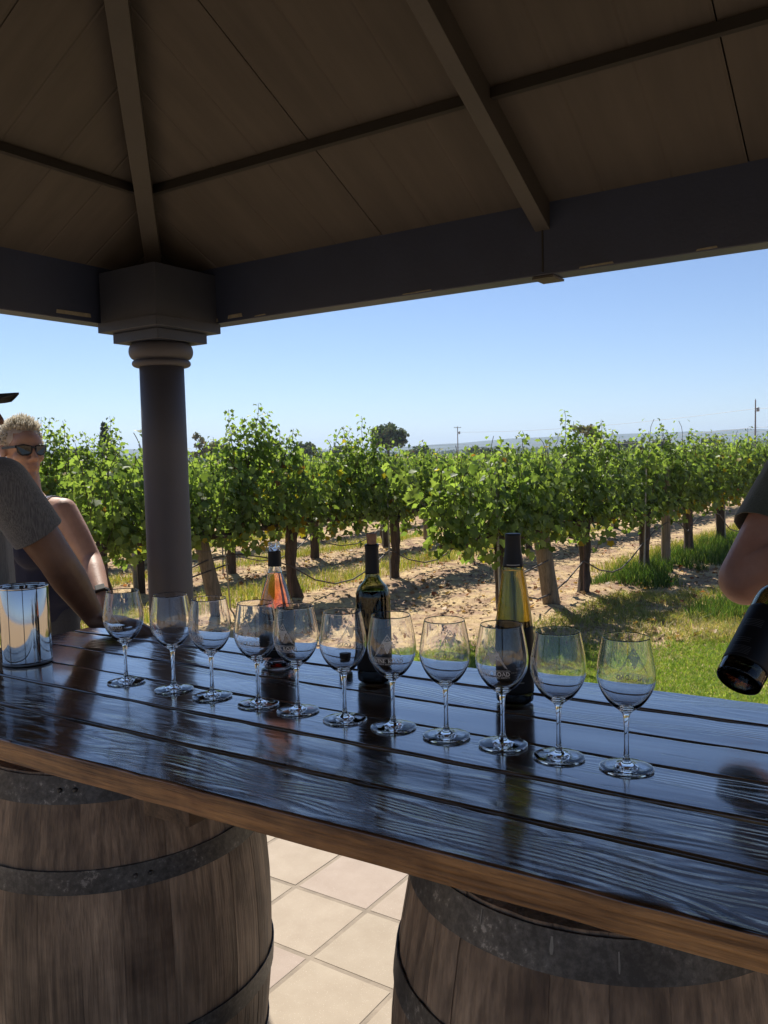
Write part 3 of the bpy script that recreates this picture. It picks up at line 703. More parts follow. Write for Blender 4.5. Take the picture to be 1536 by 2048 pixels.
# direction each print faces: angle added to 'towards the camera'
GROT = [-0.75, -1.15, -1.0, -0.5, -0.62, 2.75, -0.18, 2.9, -0.35, -1.25, 2.85]
for k, (px, py) in enumerate(GL):
    p = on_table(px, py)
    g = empty('wine_glass', (p[0], p[1], TZ + 0.0016), math.atan2(-p[1], -p[0]) + math.pi / 2 + GROT[k])
    g.scale = (GH, GH, GH)
    tag(g, ('empty stemmed wine glass with white print, %s in the line from the steel bucket' % ORD[k]) if k < 10 else 'empty stemmed wine glass at the end of the line farthest from steel bucket', 'wine glass', 'row of tasting glasses')
    if glass_mesh is None:
        o = MB().lathe([(0, .0012), (.030, .0004)] + oprof + iprof, 56).build('bowl_and_stem', M['glass'], g, smooth=True); glass_mesh = o.data
        o = wrap(PQ, glass_r, .00025, M['print'], 'print', g); print_mesh = o.data
    else:
        link(bpy.data.objects.new('bowl_and_stem', glass_mesh), g); link(bpy.data.objects.new('print', print_mesh), g)

# ------------------------------------------------------------------ bottles
def prof_fun(pr):
    z = np.array([p[1] for p in pr]); r_ = np.array([p[0] for p in pr]); return lambda q: float(np.interp(q, z, r_))
def bottle(loc, outer, inner_t, gmat, lmat, level, label, cat='bottle', rz=0.0, punt=0.02):
    b = empty('wine_bottle', loc, rz); tag(b, label, cat)
    op = spline(outer, 5); f = prof_fun(op); zt = op[-1][1]
    inn = [(max(r_ - inner_t, .004), z) for r_, z in op if z > .012][::-1]
    zb = .007
    shell = [(0, punt), (.012, punt * .93), (op[0][0] * .62, .006), (op[0][0] * .86, .0)] + op + inn + [(op[0][0] * .6, zb + .003), (.012, punt * .93 + .004), (0, punt + .004)]
    MB().lathe(shell, 56).build('glass_body', gmat, b, smooth=True)
    zl = level; liq = [(0, punt + .0038), (.012, punt * .93 + .0038), (op[0][0] * .6, zb + .0028)] + [(max(r_ - inner_t, .004) + .0003, z) for r_, z in op if .012 < z < zl] + [(f(zl) - inner_t + .0003, zl), (0, zl)]
    MB().lathe(liq, 56).build('wine', lmat, b, smooth=True)
    return b, f, zt
def band(b, f, z0, z1, eps, mat, name, n=24):
    zs = np.linspace(z0, z1, n)
    return MB().lathe([(f(z0) + .0001, z0)] + [(f(z) + eps, z) for z in zs] + [(f(z1) + .0001, z1)], 56).build(name, mat, b, smooth=True)
face = lambda p: math.atan2(-p[1], -p[0]) + math.pi / 2
# rose
p = on_table(556, 1330)
b, f, zt = bottle((p[0], p[1], TZ + .0016), [(.0385, .004), (.0405, .012), (.0408, .06), (.0405, .12), (.0375, .150), (.030, .180), (.021, .208), (.0155, .232), (.0143, .25), (.0140, .270)], .003, M['glass'], M['rose'], .221, 'open clear bottle of pink rose wine with a black label', rz=face(p))
band(b, f, .236, .272, .0012, M['capsule'], 'neck_capsule'); band(b, f, .026, .128, .0006, M['black_label'], 'label')
thr = []
for q in range(60): thr.append((.0138 * math.cos(q * .42), .0138 * math.sin(q * .42), .2755 + q * .00022))
MB().lathe([(.0090, .269), (.0136, .269), (.0134, .291), (.0125, .2925), (.0105, .2925), (.0095, .291)], 40, closed=True).build('mouth', M['glass'], b, smooth=True)
MB().tube(thr, .0009, 6).build('screw_thread', M['glass'], b, smooth=True)
wrap(stroke_quads([(-.02 + .004 * q, .052) for q in range(11)], .0006) + stroke_quads([(-.014 + .004 * q, .044) for q in range(8)], .0005) + stroke_quads([(-.014 + .004 * q, .114) for q in range(8)], .0008), f, .0010, M['label_ink'], 'label_print', b)
# red
p = on_table(750, 1362)
b, f, zt = bottle((p[0], p[1], TZ + .0016), [(.0350, .003), (.0374, .010), (.0376, .06), (.0376, .14), (.0376, .178), (.0365, .193), (.0315, .207), (.0225, .217), (.0168, .227), (.0148, .240), (.0140, .27), (.0140, .291), (.0150, .293), (.0150, .2985), (.0138, .300)], .003, M['glass_green'], M['red'], .196, 'dark green bottle of red wine with the cork pushed back in', rz=face(p), punt=.03)
band(b, f, .236, .2995, .0008, M['capsule'], 'neck_capsule'); band(b, f, .028, .120, .0006, M['black_label'], 'label')
MB().lathe([(0, .285), (.0105, .285), (.0108, .31), (.0112, .321), (.0105, .3225), (0, .3225)], 24).build('cork', M['cork'], b, smooth=False)
# tall amber flute bottle
p = on_table(1030, 1403)
b, f, zt = bottle((p[0], p[1], TZ + .0016), [(.0345, .003), (.0368, .010), (.0372, .06), (.0370, .13), (.0345, .165), (.0295, .205), (.0235, .245), (.0180, .280), (.0150, .30), (.0142, .318), (.0142, .330)], .003, M['glass_amber'], M['white'], .262, 'tall slender amber glass bottle with black capsule and black label', rz=face(p), punt=.012)
band(b, f, .268, .3315, .0010, M['capsule'], 'neck_capsule'); band(b, f, .022, .152, .0006, M['black_label'], 'label')
MB().lathe([(0, .3297), (.0150, .3297), (.0152, .3312), (.0140, .3322), (0, .3322)], 32).build('capsule_top', M['capsule'], b, smooth=False)
Q = text_quads('ER', .0052, .0175, .0800, .35) + text_quads('CH', .0052, .0115, .0640, .35) + text_quads('2018', .0042, .002, .0525, .3) + stroke_quads([(.004 + .0018 * q, .0455) for q in range(9)], .0009)
wrap(Q, f, .0011, M['label_ink'], 'label_print', b)
wrap(stroke_quads([(-.012 + .002 * q, .2725) for q in range(13)], .0016), f, .0016, M['label_ink'], 'capsule_print', b)
# loose screw cap
p = on_table(692, 1342)
cpo = empty('screw_cap', (p[0], p[1], TZ + .0016)); tag(cpo, 'small black screw cap lying loose beside the red wine bottle', 'bottle cap')
MB().lathe([(0, .0005), (.0148, .0005), (.0152, .002), (.0152, .026), (.0140, .028), (0, .0282)], 32).build('cap_shell', M['capsule'], cpo, smooth=False)
MB().lathe([(.0153, .003), (.0157, .004), (.0157, .009), (.0153, .010)], 32).build('knurled_band', M['capsule'], cpo, smooth=True)
# steel bucket
p = on_table(55, 1325)
bk = empty('wine_bucket', (p[0], p[1], TZ + .0016)); tag(bk, 'polished stainless steel wine bucket standing near the table end', 'bucket')
MB().lathe([(0, .0), (.060, .0), (.0625, .002), (.0628, .01), (.0628, .193), (.0618, .1955), (.0605, .1945), (.0600, .19), (.0598, .012), (0, .010)], 72).build('bucket_wall', M['steel'], bk, smooth=True)
MB().lathe([(.0622, .1915), (.0636, .1930), (.0636, .1965), (.0622, .1980), (.0604, .1965), (.0604, .193)], 72, closed=True).build('rim', M['steel'], bk, smooth=True)
MB().lathe([(.0629, .0005), (.0634, .001), (.0634, .006), (.0629, .0065)], 72, closed=True).build('base_band', M['steel_dark'], bk, smooth=True)
bk.scale = (.92, .92, .97)

# ------------------------------------------------------------------ vines
LT = np.array([(0, .42, 0), (0, .06, .02), (-.20, -.02, .10), (-.46, .10, .20), (-.40, .34, .08), (-.56, .60, .22), (-.30, .68, .08), (0, 1.0, -.22), (.30, .68, .06), (.56, .60, .20), (.40, .34, .10), (.46, .10, .22), (.20, -.02, .08)], float)
LT[:, 1] -= .0
LF = np.array([(0, k, k + 1) for k in range(1, 12)] + [(0, 12, 1)])
def leaves(pos, nrm, tip, size, colr, tmpl=LT, faces=LF, rs=rng):
    n = len(pos); nrm = nrm / np.linalg.norm(nrm, axis=1, keepdims=True)
    tip = tip - nrm * np.sum(tip * nrm, 1, keepdims=True); tip /= np.linalg.norm(tip, axis=1, keepdims=True) + 1e-9
    sd = np.cross(tip, nrm); k = len(tmpl)
    curl = rs.uniform(-.6, 1.6, (n, 1))
    V = pos[:, None] + size[:, None, None] * (sd[:, None] * tmpl[None, :, 0:1] + tip[:, None] * tmpl[None, :, 1:2] + nrm[:, None] * (tmpl[None, :, 2] * curl)[:, :, None])
    F = faces[None] + (np.arange(n) * k)[:, None, None]
    C = np.repeat(colr[:, None], k, 1)
    return V.reshape(-1, 3), F.reshape(-1, 3), C.reshape(-1, 3)
def leafcols(n, yel=0.04, rs=rng):
    t = rs.random((n, 1)); g = np.array([.078, .128, .038]) * (1 - t) + np.array([.205, .270, .092]) * t
    g *= rs.uniform(.75, 1.2, (n, 1))
    y = rs.random(n) < yel; g[y] = np.array([.30, .25, .03]) * rs.uniform(.7, 1.1, (y.sum(), 1))
    br_ = rs.random(n) < yel * .35; g[br_] = np.array([.20, .10, .035]) * rs.uniform(.7, 1.2, (br_.sum(), 1))
    return g
def vine_crown(seed, yel=0.03, tall=3):
    rs = np.random.default_rng(seed); P = []; N = []; T = []; S = []; C = []; stems = []
    ns = 46
    for k in range(ns):
        x = rs.uniform(-.95, .95); y = rs.normal(0, .05); z = .80 + rs.uniform(-.03, .05)
        L = rs.uniform(.55, 1.0) + (rs.uniform(.10, .22) if k < tall else 0)
        d = np.array([rs.normal(0, .16), rs.normal(0, .26), 1.0]); p = np.array([x, y, z]); pts = [p.copy()]
        nst = int(L / .030)
        for q in range(nst):
            f = q / nst
            d = d + np.array([rs.normal(0, .09), rs.normal(0, .09) - p[1] * .22, (-.05 if f > .75 else .02)]); d /= np.linalg.norm(d)
            p = p + d * .030; pts.append(p.copy())
            for _ in range(1 if f > .85 else rs.integers(1, 3)):
                out = np.array([rs.normal(0, .5), rs.choice([-1, 1]) * rs.uniform(.4, 1), rs.normal(.1, .35)]); out /= np.linalg.norm(out)
                P.append(p + out * rs.uniform(.03, .13)); N.append(out * np.array([.9, 1, .5]) + np.array([0, 0, .55]) + rs.normal(0, .38, 3))
                T.append(out * .5 + np.array([0, 0, -.7]) + rs.normal(0, .35, 3)); S.append(rs.uniform(.045, .088) * (1 - .45 * max(0, f - .6) / .4)); C.append(f)
        stems.append(pts)
    for k in range(430):     # skirt hanging below the cordon and inner fill
        x = rs.uniform(-.93, .93); sk = rs.random() < .55
        z = rs.uniform(.66, .90) + .08 * math.sin(x * 5 + seed) if sk else rs.uniform(.8, 1.5); y = rs.normal(0, .17)
        P.append(np.array([x, y, z])); o = np.array([rs.normal(0, .4), np.sign(y + 1e-6) * .8, .3]); N.append(o + rs.normal(0, .4, 3)); T.append(np.array([0, 0, -1]) + rs.normal(0, .3, 3)); S.append(rs.uniform(.05, .088)); C.append(0.0)
    n = len(P); P, N, T, S = np.array(P), np.array(N), np.array(T), np.array(S); C = np.array(C)[:, None]
    cl = leafcols(n, yel, rs)
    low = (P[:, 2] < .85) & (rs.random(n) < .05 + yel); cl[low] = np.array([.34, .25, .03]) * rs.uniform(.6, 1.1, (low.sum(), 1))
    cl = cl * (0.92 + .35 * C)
    return leaves(P, N, T, S, cl, rs=rs), stems
def rough_tube(pts, rad, n, rs, j=.12):
    mb = MB().tube(pts, rad, n); out = []
    m = len(pts)
    for i in range(m):
        for k in range(n):
            v = Vector(mb.v[i * n + k]); c = Vector(pts[i]); out.append(tuple(c + (v - c) * (1 + (rs.random() - .5) * 2 * j)))
    mb.v = out + mb.v[m * n:]; return mb
VINES = []
for s in range(6):
    rs = random.Random(40 + s)
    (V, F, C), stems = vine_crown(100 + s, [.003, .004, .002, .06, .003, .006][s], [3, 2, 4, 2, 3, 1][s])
    root = empty('grapevine')
    bend = rs.uniform(-.10, .10); by = rs.uniform(-.05, .05)
    tp = [(bend * math.sin(q / 8 * 3.0) + rs.uniform(-.008, .008), by * math.sin(q / 8 * 2.2), -0.08 + q * .86 / 8) for q in range(9)]
    tr = [.080, .070, .061, .056, .055, .056, .060, .066, .074]
    rough_tube(tp, [t * rs.uniform(.88, 1.1) for t in tr], 13, rs, .2).build('trunk', M['bark'], root, smooth=True)
    cb = MB(); hx, hy, hz = tp[-1]
    for sg in (-1, 1):
        pts = [(hx, hy, hz - .03)] + [(hx + sg * (.08 + .84 * q / 6), hy + rs.uniform(-.02, .02), hz + .02 + rs.uniform(-.02, .02)) for q in range(7)]
        t = rough_tube(pts, [.048, .043, .036, .031, .028, .026, .023, .017], 8, rs); cb.add(t.v, t.f)
        for q in range(1, 7):
            e = pts[q]; sp = MB().tube([e, (e[0] + rs.uniform(-.03, .03), e[1] + rs.uniform(-.03, .03), e[2] + .08)], [.017, .011], 6); cb.add(sp.v, sp.f)
    cb.build('cordon', M['bark'], root, smooth=True)
    sb = MB()
    for pts in stems:
        t = MB().tube(pts[::3] + [pts[-1]], .0035, 4, cap=False); sb.add(t.v, t.f)
    tag(sb.build('canes', M['bark'], root), kind='stuff')
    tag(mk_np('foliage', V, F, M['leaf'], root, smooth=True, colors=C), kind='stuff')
    VINES.append(root)
leaf_meshes = []
for k in range(4):
    V, F, C = leaves(np.zeros((1, 3)), np.array([[0, 0, 1.0]]), np.array([[0, 1.0, 0]]), np.array([1.0]), np.array([[(.12, .18, .05), (.17, .24, .07), (.23, .30, .10), (.32, .28, .07)][k]]))
    o = mk_np('leaf', V, F, M['leaf'], colors=C); leaf_meshes.append(o.data); bpy.data.objects.remove(o)
def add_shoot(root, vpos, w, ztop, zbase=1.55, lean=None):
    """a cane standing above the canopy, its leaves one by one"""
    rs = random.Random(int(vpos * 977 + w * 31)); base = VW(vpos, w, zbase); top = VW(vpos + rs.uniform(-.08, .08), w + rs.uniform(-.06, .06), ztop)
    inv = root.matrix_world.inverted(); n = 7; pts = []
    for q in range(n + 1):
        t = q / n; p = base * (1 - t) + top * t; p = p + np.array([rs.uniform(-.02, .02), rs.uniform(-.02, .02), 0]); pts.append(inv @ Vector(p))
    sh = MB().tube(pts, [.005 * (1 - .6 * q / n) for q in range(n + 1)], 6).build('shoot', M['bark'], root)
    m = int((ztop - zbase) / .017)
    for q in range(m):
        t = (q + .6) / m; p = pts[0].lerp(pts[-1], t); a = q * 2.4 + rs.uniform(-.5, .5)
        out = Vector((math.cos(a), math.sin(a), rs.uniform(-.1, .5))); s = rs.uniform(.052, .088) * (1.12 - .55 * t)
        nz = (Vector((out.x * .5, out.y * .5, .8)) + Vector((rs.uniform(-.5, .5), rs.uniform(-.5, .5), rs.uniform(-.4, .4)))).normalized()
        ty = (out * .7 + Vector((0, 0, rs.uniform(-.7, .1)))); ty = (ty - nz * ty.dot(nz)).normalized(); tx = ty.cross(nz)
        o = bpy.data.objects.new('leaf', leaf_meshes[rs.choice([0, 1, 1, 2, 2] if t > .7 else [0, 0, 1, 1, 2])]); link(o, sh)
        pp = p + out * rs.uniform(.01, .075) * (1.15 - .6 * t)
        o.matrix_local = Matrix(((tx.x * s, ty.x * s, nz.x * s, pp.x), (tx.y * s, ty.y * s, nz.y * s, pp.y), (tx.z * s, ty.z * s, nz.z * s, pp.z), (0, 0, 0, 1)))
ROWS = [  # w, first vine v, count, name, end post v
    (-3.77, 6.70, 9, 'row beside the lawn', 7.72), (-6.36, 4.85, 14, 'row behind the pink wine bottle', 5.55), (-8.72, 4.15, 19, 'row behind the white column', 3.2),
    (-11.2, 4.6, 22, 'fourth row from the lawn', None), (-13.7, 5.4, 25, 'fifth row from the lawn', None), (-16.2, 6.0, 27, 'sixth row from the lawn', None), (-18.7, 6.6, 29, 'seventh row from the lawn', None)]
ROWS[2] = (*ROWS[2][:3], 'row behind the round column', 3.2)
rowvines = []; first_used = set(); rz_row = math.atan2(vd[1], vd[0])
for ri, (w, v0, cnt, nm, pv) in enumerate(ROWS):
    lst = []
    for k in range(cnt):
        vi = [0, 2, 4, 3, 1, 5][(k * 5 + ri * 2 + (k // 3)) % 6] if not (ri == 1 and k == 1) else 3
        v = v0 + 1.81 * k + random.uniform(-.07, .07); p = VW(v, w + random.uniform(-.05, .05)); z = float(gheight(p[0], p[1]))
        if vi not in first_used: o = VINES[vi]; first_used.add(vi)
        else: o = copy_tree(VINES[vi])
        o.location = (p[0], p[1], z); o.rotation_euler = (0, 0, rz_row + (math.pi if random.random() < .5 else 0) + random.uniform(-.05, .05))
        zs = random.uniform(.95, 1.05) * (.94 if ri > 2 else ((.97 if k == 0 else 1.0) if ri == 0 else (1.0 if k < 4 else .90))); o.scale = (1, random.uniform(.95, 1.2), zs)
        if ri < 3 and k < 9:
            tag(o, 'leafy grapevine, %s from the end of the %s' % (ORD[k] if k else 'nearest one', nm), 'grapevine', 'vines of the ' + nm)
        else:
            tag(o, 'distant leafy grapevine in the %s' % nm if ri > 2 else 'leafy grapevine in the distant part of the %s' % nm, 'grapevine', 'far vines of the ' + nm)
        lst.append((v, o))
    rowvines.append(lst)
for vi, o in enumerate(VINES):
    if vi not in first_used:
        for c in list(o.children): bpy.data.objects.remove(c)
        bpy.data.objects.remove(o)
bpy.context.view_layer.update()
def row_hit(px, py, w):
    d = fwd + (px - 768) / FPX * camX + (1024 - py) / FPX * camY; t = w / (d[0] * wd[0] + d[1] * wd[1]); q = np.array([0, 0, CAM_H]) + t * d
    return float(q[:2] @ vd), float(q[2])
for ri, sh in enumerate([[(1145, 818), (1160, 850), (1192, 842), (1212, 846), (1240, 862), (1272, 868), (1300, 862), (1341, 845), (1395, 858), (1420, 868), (1452, 866), (1482, 880), (1060, 862), (980, 880), (1530, 862)],
                         [(470, 818), (485, 835), (512, 808), (527, 825), (578, 858), (560, 850), (718, 832), (735, 852), (690, 852), (860, 880), (450, 850)],
                         [(232, 832), (215, 850), (100, 836), (125, 842), (180, 862), (165, 868), (70, 835)]]):
    for (px, py) in sh:
        v, z = row_hit(px, py, ROWS[ri][0]); near = min(rowvines[ri], key=lambda q: abs(q[0] - v))[1]
        if z > 1.62:
            add_shoot(near, v, ROWS[ri][0] + random.uniform(-.1, .1), z, max(1.45, z - .55))
            if z > 1.8:
                for e_ in (-1, 1): add_shoot(near, v + e_ * random.uniform(.05, .15), ROWS[ri][0] + random.uniform(-.12, .12), 1.5 + (z - 1.5) * random.uniform(.5, .85), 1.45)
# trellis: posts, stakes, wires, drip hose
def post(v, w, h, r_, lean_v, lean_w, label, mat, name='wooden_post', group=None):
    p = VW(v, w); z = float(gheight(p[0], p[1])); o = empty(name, (p[0], p[1], z - .1)); tag(o, label, 'post', group)
    top = vd * lean_v + wd * lean_w; L = h + .1
    rs = random.Random(int(v * 91)); mb = rough_tube([(top[0] * q / 6, top[1] * q / 6, L * q / 6) for q in range(7)], [r_ * (1.04 - .02 * q) for q in range(7)], 14, rs, .03)
    mb.build('post_body', mat, o, smooth=True)
    MB().tube([(top[0] * .62 + r_ * 1.06 * math.cos(q * .5), top[1] * .62 + r_ * 1.06 * math.sin(q * .5), L * .62 + .004 * (q % 2)) for q in range(14)], .003, 5).build('wire_wrap', M['wire'], o)
    return o
for ri, (w, v0, cnt, nm, pv) in enumerate(ROWS[:3]):
    post(pv, w, 1.12, .085 if ri == 0 else .075, -.27, -.05, 'thick leaning wooden end post of the %s' % nm, M['post'])
    for q_, lv in enumerate([(11.05, 16.4), (13.9,), (12.6,)][ri]):
        post(lv, w + .03, 1.30, .06, 0.0, 0.0, '%s upright round wooden line post standing inside the %s' % (ORD[q_], nm), M['post'], group='line posts')
    for k in range(min(cnt, 9)):
        p = VW(v0 + 1.81 * k - .14, w + .05); z = float(gheight(p[0], p[1])); s = empty('vine_stake', (p[0], p[1], z - .06)); s.rotation_euler = (random.uniform(-.03, .03), random.uniform(-.03, .03), 0)
        tag(s, 'thin metal training stake beside the %s vine of the %s' % (ORD[k], nm), 'stake', 'training stakes')
        MB().tube([(0, 0, 0), (0, 0, 1.45)], .011, 8).build('rod', M['rust'] if k % 2 else M['stake'], s); MB().tube([(.014 * math.cos(q), .014 * math.sin(q), .78 + .002 * q) for q in range(8)], .003, 5).build('tie', M['hose'], s)
    e = v0 + 1.81 * (cnt - .5); hp = []
    for k in range(cnt):
        for f in (0, .2, .4, .6, .8):
            v = v0 + 1.81 * (k + f) - .14; rs2 = random.Random(int(k * 13 + ri)); sag = 4 * f * (1 - f) * rs2.choice([-.30, .22, -.22, -.26])
            p = VW(v, w + .05 + .03 * math.sin(v * 3)); hp.append((p[0], p[1], GZ + .42 + sag))
    p0 = VW(pv + .1, w + .03); hp = [(p0[0], p0[1], GZ + .55)] + hp
    tag(MB().tube(hp, .0085, 6).build('drip_hose', M['hose'], smooth=True), 'black drip irrigation hose sagging along the %s' % nm, 'hose')
    for zz, nmw in ((.82, 'lower'), (1.25, 'upper')):
        q0, q1 = VW(pv - .3, w), VW(e, w); tag(MB().tube([(q0[0], q0[1], zz + GZ), (q1[0], q1[1], zz + GZ)], .0025, 5).build('trellis_wire', M['wire']), '%s steel trellis wire stretched along the %s' % (nmw, nm), 'wire')
def anchor(px, py, w, v_post, zp, label):
    d = fwd + (px - 768) / FPX * camX + (1024 - py) / FPX * camY; t = (GZ - CAM_H) / d[2]; g = np.array([0, 0, CAM_H]) + t * d
    q = VW(v_post, w, zp); o = empty('guy_rod', (g[0], g[1], GZ)); tag(o, label, 'guy rod')
    MB().tube([(0, 0, -.05), tuple(q - np.array([g[0], g[1], GZ]))], .009, 7).build('rod', M['stake'], o)
    MB().lathe([(0, 0), (.03, 0), (.03, .02), (0, .02)], 12).build('anchor_plate', M['rust'], o)
anchor(462, 1224, ROWS[1][0], 5.62, .95, 'slanting thin guy rod anchoring the end post behind the pink wine bottle')
anchor(980, 1262, ROWS[0][0], 7.4, 1.05, 'slanting grey metal guy pole rising behind the tall amber bottle')
# metal pipe, board and slanting old trunk left of the column
p = VW(5.95, -8.3); o = empty('trellis_pipe', (p[0], p[1], GZ - .1)); tag(o, 'grey galvanised pipe standing among the vines beside the round column', 'pipe')
MB().tube([(0, 0, 0), (-.02, 0, 1.30)], .03, 14).build('pipe', M['stake'], o, smooth=True)
MB().tube([(.03 * math.cos(q), .03 * math.sin(q), .93 + .002 * q) for q in range(8)], .004, 5).build('clamp', M['rust'], o)
o = empty('cross_arm_post', VW(6.12, -8.45, GZ - .1)); tag(o, 'dark post with a grey cross board fixed beside the round column', 'post')
MB().box((0, 0, .55), (.10, .10, 1.1), .5).build('upright', M['bark'], o, bevel=.006); MB().box((.03, -.06, .93), (.95, .04, .13), .35).build('cross_board', M['post'], o, bevel=.005)

# ------------------------------------------------------------------ grass, weeds, straw, fallen leaves
def blades(x, y, h, wdt, colr, lean=.35, rs=rng, zoff=0.0):
    n = len(x); z = gheight(x, y) + zoff; a = rs.uniform(0, 2 * np.pi, n); la = rs.uniform(0, 2 * np.pi, n); ll = rs.uniform(.1, 1, n) * lean * h
    b = np.stack([x, y, z - .01], 1); d = np.stack([np.cos(a), np.sin(a), 0 * a], 1) * (wdt / 2)[:, None]
    top = b + np.stack([np.cos(la) * ll, np.sin(la) * ll, h], 1); mid = b + np.stack([np.cos(la) * ll * .3, np.sin(la) * ll * .3, h * .6], 1)
    V = np.stack([b - d, b + d, mid - d * .8, mid + d * .8, top], 1).reshape(-1, 3)
    F = (np.array([(0, 1, 3), (0, 3, 2), (2, 3, 4)])[None] + (np.arange(n) * 5)[:, None, None]).reshape(-1, 3)
    return V, F, np.repeat(colr[:, None], 5, 1).reshape(-1, 3)
def mixc(n, cols, rs=rng):
    c = np.array(cols)[rs.integers(0, len(cols), n)]; return c * rs.uniform(.7, 1.25, (n, 1))
def outside_patio(x, y, m=.36):
    a = (x - COL[0]) * uA[0] + (y - COL[1]) * uA[1]; i = -((x - COL[0]) * uB[0] + (y - COL[1]) * uB[1])
    return ~((a > -m) & (a < SIDE + m) & (i > -m) & (i < SIDE + m))
def scatter(n, x0, x1, y0, y1, f):
    x = rng.uniform(x0, x1, n); y = rng.uniform(y0, y1, n); k = f(x, y) & outside_patio(x, y); return x[k], y[k]
x, y = scatter(330000, -0.6, 4.6, 4.0, 7.2, lambda x, y: (lawn_edge(x, y) + rng.normal(0, .12, len(x)) > 0) & (rng.random(len(x)) < .55 + .65 * fbm(x * 3, y * 3, 2, 8) * 1.6))
n = len(x); V, F, C = blades(x, y, rng.uniform(.015, .040, n), rng.uniform(.004, .008, n), mixc(n, [(.18, .28, .05), (.25, .35, .075), (.14, .23, .04), (.34, .36, .12)]), 1.1)
tag(mk_np('lawn_grass', V, F, M['grass'], colors=C), 'short bright green mown lawn grass beside the pavilion', 'grass', kind='stuff')
def rowd(x, y, w): return x * wd[0] + y * wd[1] - w
def rowv(x, y): return x * vd[0] + y * vd[1]
# grass strips just behind the vine rows
def strip(x, y):
    ok = np.zeros(len(x), bool)
    for ri, w in enumerate([r_[0] for r_ in ROWS[:4]]):
        d = rowd(x, y, w); s = (d < -.12 + .25 * (fbm(x * 1.2, y * 1.2, 2, 14) - .5)) & (d > (-1.0 if ri == 1 else -.75) + .5 * (fbm(x * .8, y * .8, 2, 12) - .5)); ok |= s & (rowv(x, y) > (10.3 if ri == 0 else 3))
    return ok & (rng.random(len(x)) < .2 + 1.3 * fbm(x * 1.7, y * 1.7, 3, 18))
x, y = scatter(170000, -6, 8, 6.8, 17, strip); n = len(x)
V, F, C = blades(x, y, rng.uniform(.05, .17, n), rng.uniform(.004, .009, n), mixc(n, [(.22, .25, .06), (.30, .28, .085), (.15, .21, .04), (.38, .31, .12)]), .8)
tag(mk_np('strip_grass', V, F, M['grass'], colors=C), 'yellow-green grass strips growing between the vine rows', 'grass', kind='stuff')
# tall weeds in front of the row beside the lawn
def weedf(x, y):
    d = rowd(x, y, -3.77); v = rowv(x, y); c = fbm(x * 1.3, y * 1.3, 3, 33)
    main = (d > -.25) & (d < .75) & (v > 8.75) & (c > .40 + .12 * np.abs(d - .2)); back = (d > -.3) & (d < .9) & (v > 11.0) & (c > .36)
    few = (d > .4) & (d < 1.9) & (v > 7.4) & (c > .60)
    return main | back | few
x, y = scatter(160000, .8, 8, 6.2, 14.5, weedf); n = len(x); hh = rng.uniform(.04, .22, n) * (.25 + 1.5 * fbm(x * 3, y * 3, 2, 41))
V, F, C = blades(x, y, hh, rng.uniform(.005, .011, n), mixc(n, [(.045, .09, .026), (.06, .115, .03), (.085, .145, .035), (.14, .18, .06)]), .55)
tag(mk_np('weeds', V, F, M['grass'], colors=C), 'tall dark green weeds under the row beside the lawn', 'weeds', kind='stuff')
# thin dry/green mix between lawn and vines
x, y = scatter(130000, .3, 7, 6.3, 9.2, lambda x, y: (lawn_edge(x, y) < .15) & (rowd(x, y, -3.77) > .25) & (rng.random(len(x)) < 1.9 * fbm(x * 2.2, y * 2.2, 3, 52) - .32)); n = len(x)
V, F, C = blades(x, y, rng.uniform(.02, .09, n), rng.uniform(.003, .007, n), mixc(n, [(.34, .28, .12), (.40, .34, .16), (.24, .27, .08), (.17, .22, .05)]), 1.6)
tag(mk_np('dry_grass', V, F, M['grass'], colors=C), 'patchy dry grass between the mown lawn and the vines', 'grass', kind='stuff')
# straw litter
n = 42000; x = rng.uniform(-5, 7, n); y = rng.uniform(5.4, 14, n); k = (lawn_edge(x, y) < .2) & outside_patio(x, y) & (rng.random(n) < .15 + 1.3 * fbm(x * 1.6, y * 1.6, 3, 61)); x, y = x[k], y[k]; n = len(x)
a = rng.uniform(0, np.pi, n); L = rng.uniform(.02, .08, n); z = gheight(x, y) + rng.uniform(.002, .014, n); d = np.stack([np.cos(a), np.sin(a), rng.uniform(-.2, .2, n)], 1) * L[:, None]; s = np.stack([-np.sin(a), np.cos(a), 0 * a], 1) * rng.uniform(.0012, .0026, n)[:, None]
b = np.stack([x, y, z], 1); V = np.stack([b - d - s, b + d - s, b + d + s, b - d + s], 1).reshape(-1, 3); F = (np.arange(n) * 4)[:, None] + np.array([[0, 1, 2, 3]])
tag(mk_np('straw', V, F, M['grass'], colors=np.repeat(mixc(n, [(.55, .44, .25), (.62, .50, .30), (.42, .31, .17)])[:, None], 4, 1).reshape(-1, 3)), 'dry straw litter scattered on the vineyard soil', 'straw', kind='stuff')
# soil clods
n = 15000; x = rng.uniform(-4.5, 7, n); y = rng.uniform(6.0, 15, n); k = (lawn_edge(x, y) < .1) & outside_patio(x, y) & (fbm(x * 1.3, y * 1.3, 3, 91) + .3 * rng.random(n) > .60); x, y = x[k], y[k]; n = len(x)
oc = np.array([(1, 0, 0), (-1, 0, 0), (0, 1, 0), (0, -1, 0), (0, 0, 1), (0, 0, -1)], float); of = np.array([(0, 2, 4), (2, 1, 4), (1, 3, 4), (3, 0, 4), (2, 0, 5), (1, 2, 5), (3, 1, 5), (0, 3, 5)])
sz = rng.uniform(.004, .020, n) * rng.uniform(.5, 1.2, n); jit = oc[None] * rng.uniform(.6, 1.3, (n, 6, 1)) + rng.normal(0, .22, (n, 6, 3)); V = np.stack([x, y, gheight(x, y) + sz * .35], 1)[:, None] + jit * sz[:, None, None] * np.array([1.2, 1.2, .75])
